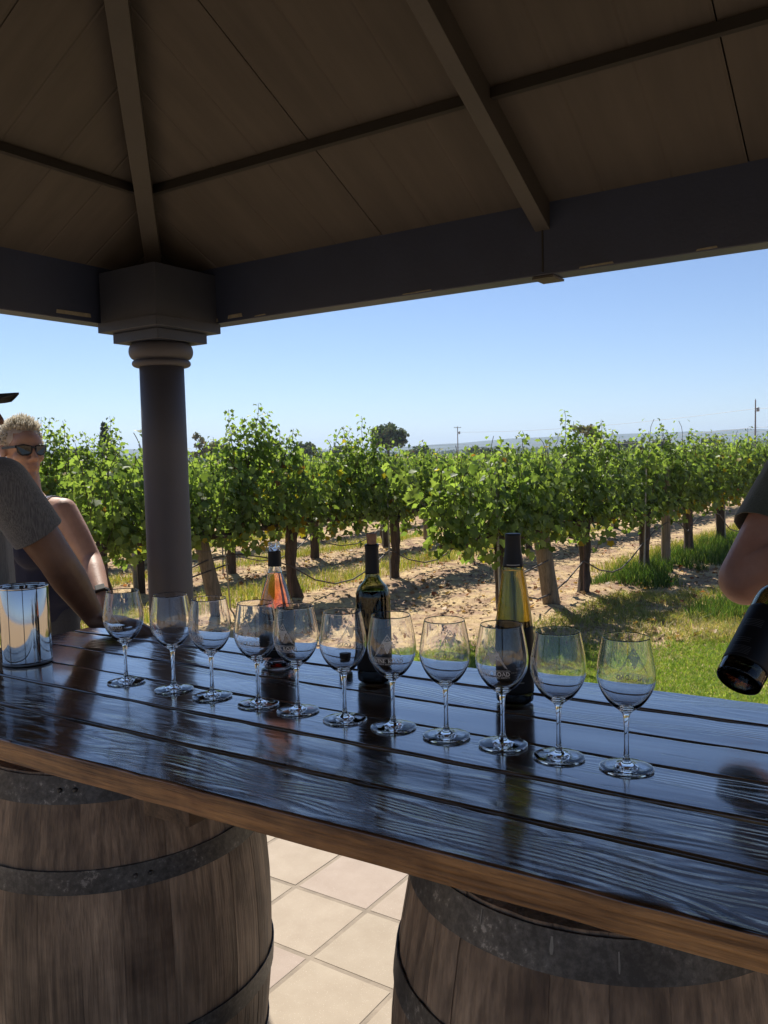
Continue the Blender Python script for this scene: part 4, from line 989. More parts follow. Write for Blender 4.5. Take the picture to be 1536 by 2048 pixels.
tag(mk_np('soil_clods', V.reshape(-1, 3), (of[None] + (np.arange(n) * 6)[:, None, None]).reshape(-1, 3), M['clod'], colors=np.repeat(mixc(n, [(.26, .17, .11), (.36, .25, .165), (.20, .125, .085), (.42, .31, .21)])[:, None], 6, 1).reshape(-1, 3)), 'loose soil clods scattered between the vine rows', 'soil', kind='stuff')
# fallen leaves
n = 3200; x = rng.uniform(-5, 7, n); y = rng.uniform(6.0, 14, n); k = (fbm(x * .9, y * .9, 3, 71) + .25 * rng.random(n) > .56) & (lawn_edge(x, y) < .5); x, y = x[k], y[k]; n = len(x)
V, F, C = leaves(np.stack([x, y, gheight(x, y) + rng.uniform(.008, .03, n)], 1), np.stack([rng.normal(0, .45, n), rng.normal(0, .45, n), np.ones(n)], 1), rng.normal(0, 1, (n, 3)), rng.uniform(.03, .07, n), mixc(n, [(.22, .075, .035), (.26, .14, .07), (.18, .10, .06), (.32, .21, .11)]))
tag(mk_np('fallen_leaves', V, F, M['grass'], colors=C), 'fallen reddish brown vine leaves lying on the soil', 'leaves', kind='stuff')

# ------------------------------------------------------------------ far background
def far_tree(px, ytop, ybase_off, dist, wide, label, kind, seed, name='tree'):
    rs = np.random.default_rng(seed); top = PX(px, ytop, dist); h = top[2] - GZ; o = empty(name, (top[0], top[1], GZ)); tag(o, label, 'tree')
    rr = random.Random(seed); tb = MB()
    tb.tube([(0, 0, -.2), (rr.uniform(-.2, .2), 0, h * .3), (rr.uniform(-.3, .3), rr.uniform(-.2, .2), h * (.9 if kind == 'fir' else .62))], [wide * .045, wide * .035, wide * .012], 8)
    P = []; S = []
    if kind == 'fir':
        for k in range(900):
            t = rs.random() ** .8; a = rs.uniform(0, 6.283); lay = np.floor(t * 11) / 11; r_ = wide * .5 * (1 - t) * rs.uniform(.25, 1) * (1 - .35 * (t * 11 % 1)); P.append((r_ * math.cos(a), r_ * math.sin(a), h * (.12 + .88 * t))); S.append(wide * rs.uniform(.05, .10))
    else:
        nl = {'dome': 26, 'airy': 14, 'bush': 18}[kind]; z0 = {'dome': .52, 'airy': .35, 'bush': .3}[kind]
        for k in range(nl):
            a = rs.uniform(0, 6.283); t = rs.random(); u_ = math.sqrt(rs.random()); zc = h * (z0 + (1 - z0) * (t * .82 + .05)); prof_ = math.sqrt(max(.05, 1 - (abs(t - .35) / .7) ** 2)); r0 = wide * .40 * u_ * prof_
            c = np.array([r0 * math.cos(a), r0 * math.sin(a), zc]); lr = wide * rs.uniform(.10, .18) * (1 if kind != 'airy' else .8)
            tb.tube([(0, 0, h * .4), tuple(c * np.array([.5, .5, 1]) + np.array([0, 0, h * .4 - zc]) * .4), tuple(c)], [wide * .02, wide * .012, wide * .004], 5)
            m = 130 if kind != 'airy' else 55
            q = rs.normal(0, 1, (m, 3)); q /= np.linalg.norm(q, axis=1, keepdims=True); q *= (rs.random((m, 1)) ** .45) * lr; q[:, 2] *= .75
            for w_ in q: P.append(c + w_); S.append(wide * rs.uniform(.025, .055))
    P = np.array(P); S = np.array(S); n = len(P); base = {'fir': (.035, .060, .040), 'dome': (.075, .11, .06), 'airy': (.13, .14, .09), 'bush': (.07, .10, .055)}[kind]
    C = np.array(base)[None] * rs.uniform(.6, 1.5, (n, 1)); C[:, 0] *= rs.uniform(.8, 1.4, n)
    V, F, C = leaves(P, rs.normal(0, 1, (n, 3)) + np.array([0, 0, .5]), rs.normal(0, 1, (n, 3)), S * 1.5, C, rs=rs)
    tb.build('trunk', M['bark'], o, smooth=True); tag(mk_np('crown', V, F, M['far_leaf'], o, colors=C), kind='stuff')
far_tree(775, 848, 0, 115, 5.6, 'round-topped dark tree standing beyond the vineyard', 'dome', 5)
far_tree(208, 848, 0, 90, 3.2, 'small dark conifer poking above the vines left of the column', 'fir', 6)
far_tree(402, 862, 0, 100, 3.6, 'thin airy bluish tree just right of the round column', 'airy', 7)
far_tree(432, 884, 0, 120, 4.5, 'low brownish tree next to the thin airy tree', 'bush', 8)
far_tree(548, 880, 0, 130, 4.5, 'low bushy tree far behind the pink wine bottle row', 'bush', 9)
far_tree(612, 888, 0, 140, 6.0, 'wide low bushy tree left of the round-topped tree', 'bush', 10)
far_tree(690, 893, 0, 150, 7.0, 'low tree touching the left foot of the round-topped tree', 'bush', 12)
far_tree(1175, 845, 0, 60, 3.2, 'pale feathery tree behind the tallest vine shoots', 'airy', 11)
far_tree(1250, 884, 0, 210, 9, 'low dark tree below the hills between the power poles', 'bush', 13)
far_tree(1320, 880, 0, 230, 8, 'low dark tree under the power lines', 'bush', 14)
far_tree(840, 897, 0, 200, 8, 'low dark tree left of the smaller power pole', 'bush', 15)
far_tree(960, 898, 0, 220, 9, 'low dark tree right of the smaller power pole', 'bush', 16)
far_tree(150, 902, 0, 160, 9, 'low tree behind the person in sunglasses', 'bush', 17)
far_tree(1420, 878, 0, 240, 9, 'low dark tree left of the taller power pole', 'bush', 18)
# far woodland belt that reads as one mass
n = 9000; fx = rng.uniform(-750, 950, n); fy = 880 + rng.uniform(-40, 40, n); fh = 3.2 + 6.5 * fbm(fx / 60, fx * 0, 3, 95); fz = rng.random(n) ** .7 * fh
V, F, C = leaves(np.stack([fx, fy, fz - .2], 1), rng.normal(0, 1, (n, 3)) + np.array([0, -.5, .6]), rng.normal(0, 1, (n, 3)), rng.uniform(2.2, 4.5, n), np.array([.06, .085, .045])[None] * rng.uniform(.6, 1.5, (n, 1)))
tag(mk_np('far_woodland', V, F, M['far_leaf'], colors=C), 'low dark woodland belt along the foot of the hills', 'woodland', kind='stuff')
# rolling hills
hx = np.linspace(-2600, 3600, 150); hy = np.array([1900, 2100, 2350, 2600, 2800]); HX, HY = np.meshgrid(hx, hy)
rise = np.array([0, .5, .85, 1.0, 0.6])[:, None]; HZ = GZ - 3 + rise * (16 + 46 * fbm(HX / 520, HY / 900, 4, 81) ** 1.3 + 34 * np.clip((HX + 100) / 2200, 0, 1) + 7 * fbm(HX / 60, HY / 60, 3, 82))
n1, n2 = len(hx), len(hy); ii = (np.arange(n2 - 1)[:, None] * n1 + np.arange(n1 - 1)[None]).ravel()
M['hill'] = simple('wooded_hill', (0.045, 0.065, 0.035), 1.0, var=.5, scale=.02)
tag(mk_np('hills', np.stack([HX.ravel(), HY.ravel(), HZ.ravel()], 1), np.stack([ii, ii + 1, ii + n1 + 1, ii + n1], 1), M['hill'], smooth=True), kind='structure')
# power poles and lines
def power_pole(px, ytop, dist, label, arm):
    t = PX(px, ytop, dist); h = t[2] - GZ; o = empty('utility_pole', (t[0], t[1], GZ)); tag(o, label, 'utility pole')
    MB().tube([(0, 0, -.5), (0, 0, h)], [.17, .12], 10).build('pole', M['pole'], o, smooth=True)
    if arm:
        MB().box((0, 0, h - .35), (2.2, .11, .13), .2).build('crossarm', M['pole'], o)
        for q in (-1, -.45, .45, 1): MB().lathe([(0, 0), (.07, 0), (.05, .12), (.06, .2), (0, .22)], 8, c=(q * math.cos(.2), q * math.sin(.2), h - .285)).build('insulator', M['steel_dark'], o)
    else: MB().lathe([(0, 0), (.07, 0), (.05, .15), (.06, .25), (0, .27)], 8, c=(0, 0, h)).build('insulator', M['steel_dark'], o)
    MB().lathe([(0, 0), (.27, .02), (.29, .1), (.29, .75), (.25, .82), (0, .85)], 14, c=(.5, 0, h - 2.3)).build('transformer', M['stake'], o, smooth=True)
    MB().bar((0, 0, h - 1.7), (.3, 0, h - 1.7), .08, .08).build('bracket', M['pole'], o)
    return np.array([t[0], t[1], h + GZ])
P1 = power_pole(915, 853, 250, 'smaller wooden power pole with crossarm and transformer', True); P2 = power_pole(1511, 800, 165, 'taller wooden power pole with a transformer near its top', False)
def span(A, B, sag, label):
    tag(MB().tube([(*(A * (1 - t) + B * t)[:2], (A * (1 - t) + B * t)[2] - sag * 4 * t * (1 - t)) for t in np.linspace(0, 1, 15)], .028, 4).build('power_line', M['wire']), label, 'power line')
D3 = P2 + (P2 - P1) * 1.2; D0 = P1 + np.array([-160, 40, 0.])
for q, nm in ((1.7, 'upper'), (5.4, 'middle'), (6.3, 'lower')):
    z = np.array([0, 0, -q]); span(P1 + z, P2 + z, 1.2, '%s power line strung between the two poles' % nm); span(P2 + z, D3 + z, 1.0, '%s power line leaving the taller pole' % nm)
    if q > 2: span(D0 + z, P1 + z, 1.2, '%s power line reaching the smaller pole from behind the trees' % nm)

# ------------------------------------------------------------------ people
def capsule(mb, p0, r0, p1, r1, flat=None, n=14):
    p0, p1 = Vector(p0), Vector(p1); ax = p1 - p0; L = ax.length
    prof = [(0, -r0)] + [(r0 * math.sin(t), -r0 * math.cos(t)) for t in np.linspace(.35, math.pi / 2, 5)] + [(r1 * math.sin(t), L - r1 * math.cos(t)) for t in np.linspace(math.pi / 2, math.pi - .35, 5)] + [(0, L + r1)]
    t = MB().lathe(prof, n); q = ax.to_track_quat('Z', 'Y').to_matrix() if L > 1e-6 else Matrix.Identity(3); V = []
    for v in t.v:
        w_ = q @ Vector(v)
        if flat:
            d = Vector(flat[0]).normalized(); w_ = w_ + d * (w_.dot(d) - (ax.normalized().dot(d) * w_.dot(ax.normalized()) if L > 1e-6 else 0)) * (flat[1] - 1)
        V.append(p0 + w_)
    mb.add(V, t.f)
def ellipsoid(mb, c, r_, m3=None, n=16):
    t = MB().lathe([(0, -1)] + [(math.sin(a), -math.cos(a)) for a in np.linspace(.25, math.pi - .25, 9)] + [(0, 1)], n)
    m3 = m3 or Matrix.Identity(3); mb.add([Vector(c) + m3 @ Vector((v[0] * r_[0], v[1] * r_[1], v[2] * r_[2])) for v in t.v], t.f)
def blob(mb, name, mat, parent, voxel=.006, sm=6, cuts=None, solid=0.0, col_fn=None):
    """fuse the pieces into one continuous skin"""
    me = bpy.data.meshes.new('tmp'); me.from_pydata(mb.v, [], mb.f); me.update()
    ob = bpy.data.objects.new('tmp', me); col.objects.link(ob)
    r_ = ob.modifiers.new('r', 'REMESH'); r_.mode = 'VOXEL'; r_.voxel_size = voxel
    s = ob.modifiers.new('s', 'SMOOTH'); s.factor = .5; s.iterations = sm
    dg = bpy.context.evaluated_depsgraph_get(); m2 = bpy.data.meshes.new_from_object(ob.evaluated_get(dg)); bpy.data.objects.remove(ob)
    if cuts:
        bm = bmesh.new(); bm.from_mesh(m2)
        for (co, no) in cuts: bmesh.ops.bisect_plane(bm, geom=bm.verts[:] + bm.edges[:] + bm.faces[:], plane_co=Vector(co), plane_no=Vector(no), clear_outer=True)
        bm.to_mesh(m2); bm.free()
    m2.name = name; m2.materials.clear(); m2.materials.append(mat); m2.polygons.foreach_set('use_smooth', [True] * len(m2.polygons))
    o = bpy.data.objects.new(name, m2); link(o, parent)
    if solid:
        md = o.modifiers.new('thickness', 'SOLIDIFY'); md.thickness = solid; md.offset = 1.0
    return o
def skin(name, c, sss=.06):
    t = NT(name); v = t.obj(); n = t.noise(v, 14, 5); f = t.noise(v, 160, 3)
    t.base(t.ramp(n, [(.3, [c[0] * .78, c[1] * .70, c[2] * .68]), (.7, [c[0] * 1.1, c[1] * 1.08, c[2] * 1.06])])); t.set(Roughness=.56); t.bs.inputs['Subsurface Weight'].default_value = .12; t.bs.inputs['Subsurface Radius'].default_value = (.012, .004, .002); t.bump(t.math('ADD', f, t.noise(v, 45, 4)), .35, .0016); return t.m
M['skin_brown'] = skin('brown_skin', (.20, .115, .078)); M['skin_fair'] = skin('fair_skin', (.46, .28, .20)); M['skin_tan'] = skin('tan_skin', (.47, .25, .175))
def cloth(name, c1, c2, scale, axis=1, stripes=True, b=.25, sheen=.25):
    t = NT(name); v = t.obj(); n = t.noise(v, 260, 3)
    if stripes:
        st = t.new('Mapping'); sc = [55, 55, 55]; sc[axis] = 2.0; st.inputs['Scale'].default_value = sc; t.k(v, st.inputs['Vector']); w = t.noise(st.outputs[0], scale, 3, .6)
        t.base(t.ramp(w, [(.42, c1), (.58, c2)]))
    else: t.base(t.ramp(n, [(.3, c1), (.7, c2)]))
    t.set(Roughness=.9); t.bs.inputs['Sheen Weight'].default_value = sheen; t.bump(t.math('ADD', n, t.math('MULTIPLY', t.noise(v, 9, 3), 2.0)), b, .006); return t.m
def hairmat():
    t = NT('blond_grey_hair'); v = t.obj(); c = t.ramp(t.noise(v, 70, 3), [(.3, (.74, .70, .60)), (.7, (.95, .92, .85))]); t.base(c); t.set(Roughness=.5)
    tl = t.new('BsdfTranslucent'); t.k(c, tl.inputs[0]); ms_ = t.new('MixShader', i_0=.62); t.k(t.bs.outputs[0], ms_.inputs[1]); t.k(tl.outputs[0], ms_.inputs[2]); t.k(ms_.outputs[0], t.out.inputs[0]); return t.m
M['shirt_grey'] = cloth('grey_heather_shirt', (.075, .077, .085), (.15, .15, .155), 9.0, 2); M['navy'] = cloth('navy_top', (.004, .006, .024), (.007, .010, .036), 1, stripes=False, sheen=.05); M['trim'] = cloth('pale_trim', (.20, .20, .30), (.26, .26, .36), 1, stripes=False)
M['olive'] = cloth('dark_olive_shirt', (.040, .050, .036), (.068, .080, .060), 1, stripes=False); M['denim'] = cloth('dark_trousers', (.02, .022, .03), (.035, .04, .055), 1, stripes=False)
M['hair'] = hairmat(); M['dark_hair'] = simple('dark_hair', (.03, .022, .018), .5, var=.3, scale=60); M['cap'] = simple('dark_navy_cap', (.014, .015, .026), .85, var=.15, scale=80); M['lens'] = simple('dark_lens', (.006, .006, .008), .08); M['frame'] = simple('black_frame', (.008, .008, .009), .3); M['eye'] = simple('eye_white', (.6, .58, .55), .2, var=.02); M['iris'] = simple('iris', (.03, .02, .012), .2); M['watch'] = simple('black_watch', (.006, .006, .007), .65, Specular_IOR_Level=.2); M['shoe'] = simple('dark_shoe', (.03, .028, .026), .7)
def frame3(c, f, up=(0, 0, 1)):
    f = Vector(f).normalized(); x = f.cross(Vector(up)).normalized(); u_ = x.cross(f)
    return Matrix(((x.x, f.x, u_.x, c[0]), (x.y, f.y, u_.y, c[1]), (x.z, f.z, u_.z, c[2]), (0, 0, 0, 1)))
def head(mb, F, s=1.0):
    R3 = F.to_3x3()
    def E(c, r_): ellipsoid(mb, F @ (Vector(c) * s), [q * s for q in r_], R3)
    def Cc(a, r0, b, r1): capsule(mb, F @ (Vector(a) * s), r0 * s, F @ (Vector(b) * s), r1 * s)
    E((0, -.012, .034), (.074, .096, .084)); E((0, .022, -.04), (.060, .068, .074)); E((0, .066, -.098), (.026, .022, .02)); E((0, .045, .035), (.064, .05, .055))
    Cc((0, .090, .018), .008, (0, .113, -.026), .0135)
    for q in (-1, 1):
        E((q * .013, .099, -.033), (.009, .011, .008)); Cc((q * .016, .083, .030), .011, (q * .046, .066, .030), .010); E((q * .040, .058, -.022), (.026, .026, .024)); E((q * .044, .012, -.070), (.020, .034, .026)); E((q * .076, -.012, -.006), (.010, .022, .033)); E((q * .083, -.02, .012), (.005, .015, .016))
    Cc((-.020, .086, -.0565), .0065, (.020, .086, -.0565), .0065); Cc((0, .092, -.056), .0065, (0, .092, -.056), .0065); Cc((-.017, .085, -.070), .0075, (.017, .085, -.070), .0075)
    Cc((0, -.03, -.075), .056, (0, -.045, -.165), .056)
def hand(mb, wrist, d, dorsal, side=1, curl=(.25, .3, .35, .4), thumb=(.5, .25), s=1.0, spread=.10):
    """fingers grow along d; dorsal is the back of the hand; thumb on +side"""
    d = Vector(d).normalized(); z = Vector(dorsal); z = (z - d * z.dot(d)).normalized(); y = z.cross(d) * side; w = Vector(wrist)
    P = lambda a, b, c: w + (d * a + y * b + z * c) * s
    ys = (.026, .009, -.008, -.024); ln = ((.046, .027, .021), (.050, .031, .022), (.047, .029, .021), (.037, .022, .019)); ra = (.0092, .0095, .009, .0082)
    for q in range(4):
        capsule(mb, P(.004, ys[q] * .6, 0), .016 * s, P(.082 - .006 * abs(q - 1), ys[q], .002), .0118 * s)
        p = P(.084 - .006 * abs(q - 1), ys[q], 0); a = curl[q] * .6; sp = ys[q] * spread * 9
        for k in range(3):
            e = p + ((d * math.cos(a) - z * math.sin(a)) + y * sp * .12).normalized() * ln[q][k] * s; capsule(mb, p, ra[q] * (1 - .08 * k) * s, e, ra[q] * (.92 - .08 * k) * s); p = e; a += curl[q]
    capsule(mb, P(.0, .0, .0), .021 * s, P(.05, 0, -.003), .017 * s); capsule(mb, P(.012, .018, -.006), .016 * s, P(.045, .036, -.012), .0135 * s)
    p = P(.045, .038, -.012); a, b = thumb
    for k, L in enumerate((.036, .030)):
        e = p + (d * math.cos(a) + y * math.sin(a) - z * b).normalized() * L * s; capsule(mb, p, (.0115 - .001 * k) * s, e, (.0105 - .0015 * k) * s); p = e; a -= .35
def limb(mb, pts, rad):
    for q in range(len(pts) - 1): capsule(mb, pts[q], rad[q], pts[q + 1], rad[q + 1])
def legs(mb, hipL, hipR, footL, footR, f):
    for h_, ft in ((hipL, footL), (hipR, footR)):
        h_, ft = Vector(h_), Vector(ft); kn = h_.lerp(ft, .5) + Vector(f) * .03; an = Vector((ft.x, ft.y, .09))
        limb(mb, [h_, h_.lerp(kn, .5), kn, kn.lerp(an, .35), an], [.088, .078, .056, .057, .040])
def shoes(parent, feet, f):
    f = Vector(f).normalized()
    for ft in feet:
        m = MB(); a = Vector((ft[0], ft[1], .048)); capsule(m, a - f * .05, .045, a + f * .06, .045); capsule(m, a + f * .06, .044, a + f * .16 - Vector((0, 0, .012)), .034); capsule(m, a, .042, a + Vector((0, 0, .05)), .042)
        m.v = [(v[0], v[1], max(v[2], .004)) for v in m.v]; blob(m, 'shoe', M['shoe'], parent, .008, 4)
def eyes(parent, F, s=1.0):
    for q in (-1, 1):
        e = MB(); ellipsoid(e, F @ (Vector((q * .031, .068, .008)) * s), (.0125 * s,) * 3); eo = e.build('eye', M['eye'], parent, smooth=True)
        e = MB(); ellipsoid(e, F @ (Vector((q * .031, .0772, .008)) * s), (.0055 * s,) * 3); e.build('iris', M['iris'], eo, smooth=True)
Z3 = Vector((0, 0, 1))

# --- person leaning on the table corner (grey shirt, dark cap), facing to the right
man = empty('person'); tag(man, 'person in grey shirt and dark cap leaning a straight arm on the table corner', 'person')
sh = Vector(PX(4, 968, 2.13)); el = Vector(PX(112, 1118, 2.22)); wr = Vector(PX(184, 1232, 2.385)); wr.z = TZ + .058
mf = Vector((1, .06, 0)).normalized(); ms = Vector((mf.y, -mf.x, 0))      # ms: his right side (towards the camera)
chest = Vector((-1.205, 2.34, 1.30)); pelvis = Vector((-1.30, 2.40, .93)); hc = Vector(PX(6, 838, 2.36)) - mf * .121 + Vector((0, 0, .026)); shL = chest - ms * .19 + Vector((0.03, 0, .17))
HF = frame3(hc, mf + Vector((0, 0, -.05)))
b = MB(); head(b, HF); neck0 = Vector((chest.x + .01, chest.y, 1.545))
capsule(b, neck0, .06, hc + Vector((-.02, 0, -.10)), .056)
def torso(m, g):
    capsule(m, chest + Z3 * .08, .125 + g, chest - Z3 * .10, .13 + g, (ms, 1.25)); capsule(m, chest - Z3 * .10, .13 + g, pelvis + Z3 * .10, .125 + g, (ms, 1.2)); capsule(m, pelvis + Z3 * .10, .125 + g, pelvis, .12 + g, (ms, 1.25))
    capsule(m, chest + Z3 * .16 + ms * .02, .075 + g, sh + Vector((-.015, 0, -.005)), .058 + g); capsule(m, chest + Z3 * .16, .07 + g, shL, .06 + g); capsule(m, chest + Z3 * .14, .08 + g, neck0 + Z3 * .0, .065 + g * .5)
torso(b, -.006)
limb(b, [sh, sh.lerp(el, .5), el, el.lerp(wr, .35), wr], [.058, .055, .048, .049, .032])
hd = Vector((.72, -.10, 0)).normalized()
hw = Vector((wr.x + .006, wr.y, TZ + .040)); limb(b, [wr, hw], [.028, .026])
hand(b, hw, hd + Vector((0, 0, -.10)), (0.1, 0, 1), 1, (.22, .24, .26, .30), (.75, .15), 1.06)
elL = shL + Vector((-.06, .05, -.28)); wrL = elL + Vector((-.01, .0, -.25)); limb(b, [shL, elL, wrL], [.052, .042, .029]); hand(b, wrL, (.1, 0, -.9), (0, 1, 0), -1)
hipR, hipL = pelvis + ms * .09, pelvis - ms * .09; fR, fL = hipR + Vector((.02, 0, 0)), hipL + Vector((-.12, .03, 0)); legs(b, hipL, hipR, fL, fR, mf)
blob(b, 'body', M['skin_brown'], man, .0055, 5); eyes(man, HF)
t = MB(); torso(t, .006); sl = sh.lerp(el, .66); capsule(t, sh + Z3 * .0, .069, sl, .068); sL = shL.lerp(elL, .66); capsule(t, shL, .064, sL, .062)
ax = (el - sh).normalized(); axL = (elL - shL).normalized()
def cut_sleeves(o, cuts, rad=.16):
    bm = bmesh.new(); bm.from_mesh(o.data)
    for (c, n_) in cuts:
        geo = [f for f in bm.faces if (f.calc_center_median() - c).length < rad]; gs = set(geo); ge = set(); gv = set()
        for f in geo: ge.update(f.edges); gv.update(f.verts)
        bmesh.ops.bisect_plane(bm, geom=list(gv) + list(ge) + geo, plane_co=c, plane_no=n_)
        dl = [f for f in bm.faces if (f.calc_center_median() - c).dot(n_) > 0 and (f.calc_center_median() - c).length < rad]; bmesh.ops.delete(bm, geom=dl, context='FACES')
    bm.to_mesh(o.data); bm.free()
so_ = blob(t, 'shirt', M['shirt_grey'], man, .007, 5, cuts=[((0, 0, .97), (0, 0, -1))], solid=.002); cut_sleeves(so_, [(sl, ax), (sL, axL), (neck0 + Z3 * .03, Vector((.25, 0, 1)).normalized())], .10)
t = MB(); legs(t, hipL, hipR, fL, fR, mf); t.v = [tuple(Vector(v)) for v in t.v]
for h_, ft in ((hipL, fL), (hipR, fR)):
    h_, ft = Vector(h_), Vector(ft); kn = h_.lerp(ft, .5) + mf * .03; an = Vector((ft.x, ft.y, .07)); limb(t, [h_, kn, an], [.098, .072, .062])
capsule(t, pelvis + Z3 * .07, .135, pelvis - Z3 * .02, .13, (ms, 1.22)); blob(t, 'trousers', M['denim'], man, .009, 5); shoes(man, (fL, fR), mf)
t = MB(); ellipsoid(t, HF @ Vector((0, -.010, .052)), (.084, .106, .078), HF.to_3x3()); cp_ = blob(t, 'cap', M['cap'], man, .006, 3, cuts=[(tuple(HF @ Vector((0, 0, .040))), tuple(HF.to_3x3() @ Vector((0, .05, -1))))], solid=.003)
bt = PX(38, 785, 2.36); brz = HF.inverted() @ Vector(bt); V = []; nB = 13
for layer in (0, 1):
    for ring, (yy, ww) in enumerate(((.072, .074), (.105, .083), (.135, .076), (max(brz.y - .008, .16), .055), (max(brz.y, .165), .030))):
        for q in range(nB):
            u_ = (q / (nB - 1)) * 2 - 1; yb = (math.sqrt(max(0, 1 - (u_ * .86) ** 2)) * .098 - .012) if ring == 0 else yy - (u_ ** 2) * .035
            V.append(HF @ Vector((u_ * ww, yb, .046 + (brz.z - .046) * max(0, (yb - .07)) / max(.04, brz.y - .07) - .016 * u_ * u_ - (.004 if layer else 0))))
Fb = []; K = 5 * nB
for r_ in range(4):
    for q in range(nB - 1):
        i0_ = r_ * nB + q; Fb.append((i0_, i0_ + 1, i0_ + nB + 1, i0_ + nB)); Fb.append((K + i0_, K + i0_ + nB, K + i0_ + nB + 1, K + i0_ + 1))
for q in range(nB - 1): Fb.append((4 * nB + q, 4 * nB + q + 1, K + 4 * nB + q + 1, K + 4 * nB + q)); Fb.append((q + 1, q, K + q, K + q + 1))
for r_ in range(4): Fb.append((r_ * nB, (r_ + 1) * nB, K + (r_ + 1) * nB, K + r_ * nB)); e_ = nB - 1; Fb.append(((r_ + 1) * nB + e_, r_ * nB + e_, K + r_ * nB + e_, K + (r_ + 1) * nB + e_))
mk('cap_brim', V, Fb, M['cap'], man, smooth=True)

# --- person in a navy sleeveless top and sunglasses, behind
wo_ = empty('person'); tag(wo_, 'person with short blond hair, dark sunglasses and navy sleeveless top', 'person')
hc = Vector(PX(44, 903, 3.42)); wf = Vector((.76, -.65, 0)).normalized(); wside = Vector((-wf.y, wf.x, 0))   # wside: towards the screen right
if wside.x < 0: wside = -wside
HF = frame3(hc, wf + Vector((0, 0, -.03))); shS = Vector(PX(128, 1022, 3.34)); chest = Vector(PX(82, 1085, 3.45)); neck0 = Vector((hc.x + .005, hc.y + .03, 1.415))
shO = chest * 2 - shS; shO.z = shS.z; elS = Vector(PX(183, 1120, 3.30)); wrS = Vector(PX(206, 1198, 3.10)); pelvis = Vector((chest.x - .02, chest.y + .05, .93))
b = MB(); head(b, HF, .97); capsule(b, neck0, .054, hc + Vector((-.0, .03, -.10)), .052)
wl2 = (shS - shO); wl2.z = 0; wl2.normalize()
def wtorso(m, g):
    capsule(m, chest + Z3 * .04, .105 + g, chest - Z3 * .08, .10 + g, (wl2, 1.42)); capsule(m, chest - Z3 * .08, .102 + g, chest - Z3 * .2, .112 + g, (wl2, 1.38)); capsule(m, chest - Z3 * .2, .112 + g, pelvis, .128 + g, (wl2, 1.35))
    fr = Vector((wl2.y, -wl2.x, 0)); fr = fr if fr.y < 0 else -fr
    for q in (-1, 1): ellipsoid(m, chest + fr * .085 + wl2 * q * .075 - Z3 * .02, (.07 + g, .062 + g, .07 + g))
wtorso(b, -.004)
for s_ in (shS, shO): capsule(b, chest + Z3 * .13, .068, s_ + Vector((0, 0, .0)), .052)
capsule(b, chest + Z3 * .12, .07, neck0, .056)
limb(b, [shS, shS.lerp(elS, .45), elS, elS.lerp(wrS, .3), wrS], [.053, .050, .040, .041, .027]); hand(b, wrS, (.10, -.35, -.80), (.75, .2, .1), 1, (.3, .35, .4, .4), (.4, .3), .95)
elO = shO + Vector((-.05, .10, -.27)); wrO = elO + Vector((.04, .06, -.22)); limb(b, [shO, elO, wrO], [.05, .040, .027]); hand(b, wrO, (.1, .0, -.9), (-.8, .2, .0), -1, s=.95)
hipA, hipB = pelvis + wl2 * .09, pelvis - wl2 * .09; legs(b, hipA, hipB, hipA + Vector((.02, 0, 0)), hipB - Vector((.02, 0, 0)), wf); blob(b, 'body', M['skin_fair'], wo_, .0055, 5)
t = MB(); wtorso(t, .007); top_z = chest.z + .135
capsule(t, chest + Z3 * .05, .10, chest + Z3 * .10, .092, (wl2, 1.32)); blob(t, 'tank_top', M['navy'], wo_, .007, 5, cuts=[((0, 0, .88), (0, 0, -1)), ((chest.x, chest.y, top_z), (0, 0, 1))], solid=.002)
fr = Vector((wl2.y, -wl2.x, 0)); fr = fr if fr.y < 0 else -fr
for q in (-1, 1):
    c = chest + wl2 * q * .088; pts = [c + fr * .112 + Z3 * .06 - wl2 * q * .0, c + fr * .10 + Z3 * .11, c + fr * .055 + Z3 * .178 - wl2 * q * .015, c - fr * .01 + Z3 * .196 - wl2 * q * .03, c - fr * .07 + Z3 * .16 - wl2 * q * .01, c - fr * .10 + Z3 * .09]
    for nm, ww, off, mt in (('strap', .056, .0, M['navy']), ('strap_edging', .012, .033, M['trim'])):
        V = []; 
        for k, p_ in enumerate(pts):
            nrm_ = (p_ - (chest + Z3 * .08)).normalized(); o_ = p_ + wl2 * q * off + nrm_ * (.006 if off == 0 else .0075)
            V += [o_ - wl2 * ww / 2, o_ + wl2 * ww / 2, o_ + wl2 * ww / 2 + nrm_ * .003, o_ - wl2 * ww / 2 + nrm_ * .003]
        Fq = [(k * 4 + e, k * 4 + (e + 1) % 4, (k + 1) * 4 + (e + 1) % 4, (k + 1) * 4 + e) for k in range(5) for e in range(4)] + [(3, 2, 1, 0), (20, 21, 22, 23)]
        o = mk(nm, V, Fq, mt, wo_, smooth=False); md = o.modifiers.new('soft', 'SUBSURF'); md.levels = 2; md.render_levels = 2
t = MB(); fA, fB = hipA + Vector((.02, 0, 0)), hipB - Vector((.02, 0, 0))
for h_, ft in ((hipA, fA), (hipB, fB)):
    kn = h_.lerp(ft, .5) + wf * .03; limb(t, [h_, kn, Vector((ft.x, ft.y, .07))], [.100, .068, .052])
capsule(t, pelvis + Z3 * .07, .132, pelvis - Z3 * .02, .134, (wl2, 1.33)); blob(t, 'trousers', M['denim'], wo_, .009, 5); shoes(wo_, (fA, fB), wf)
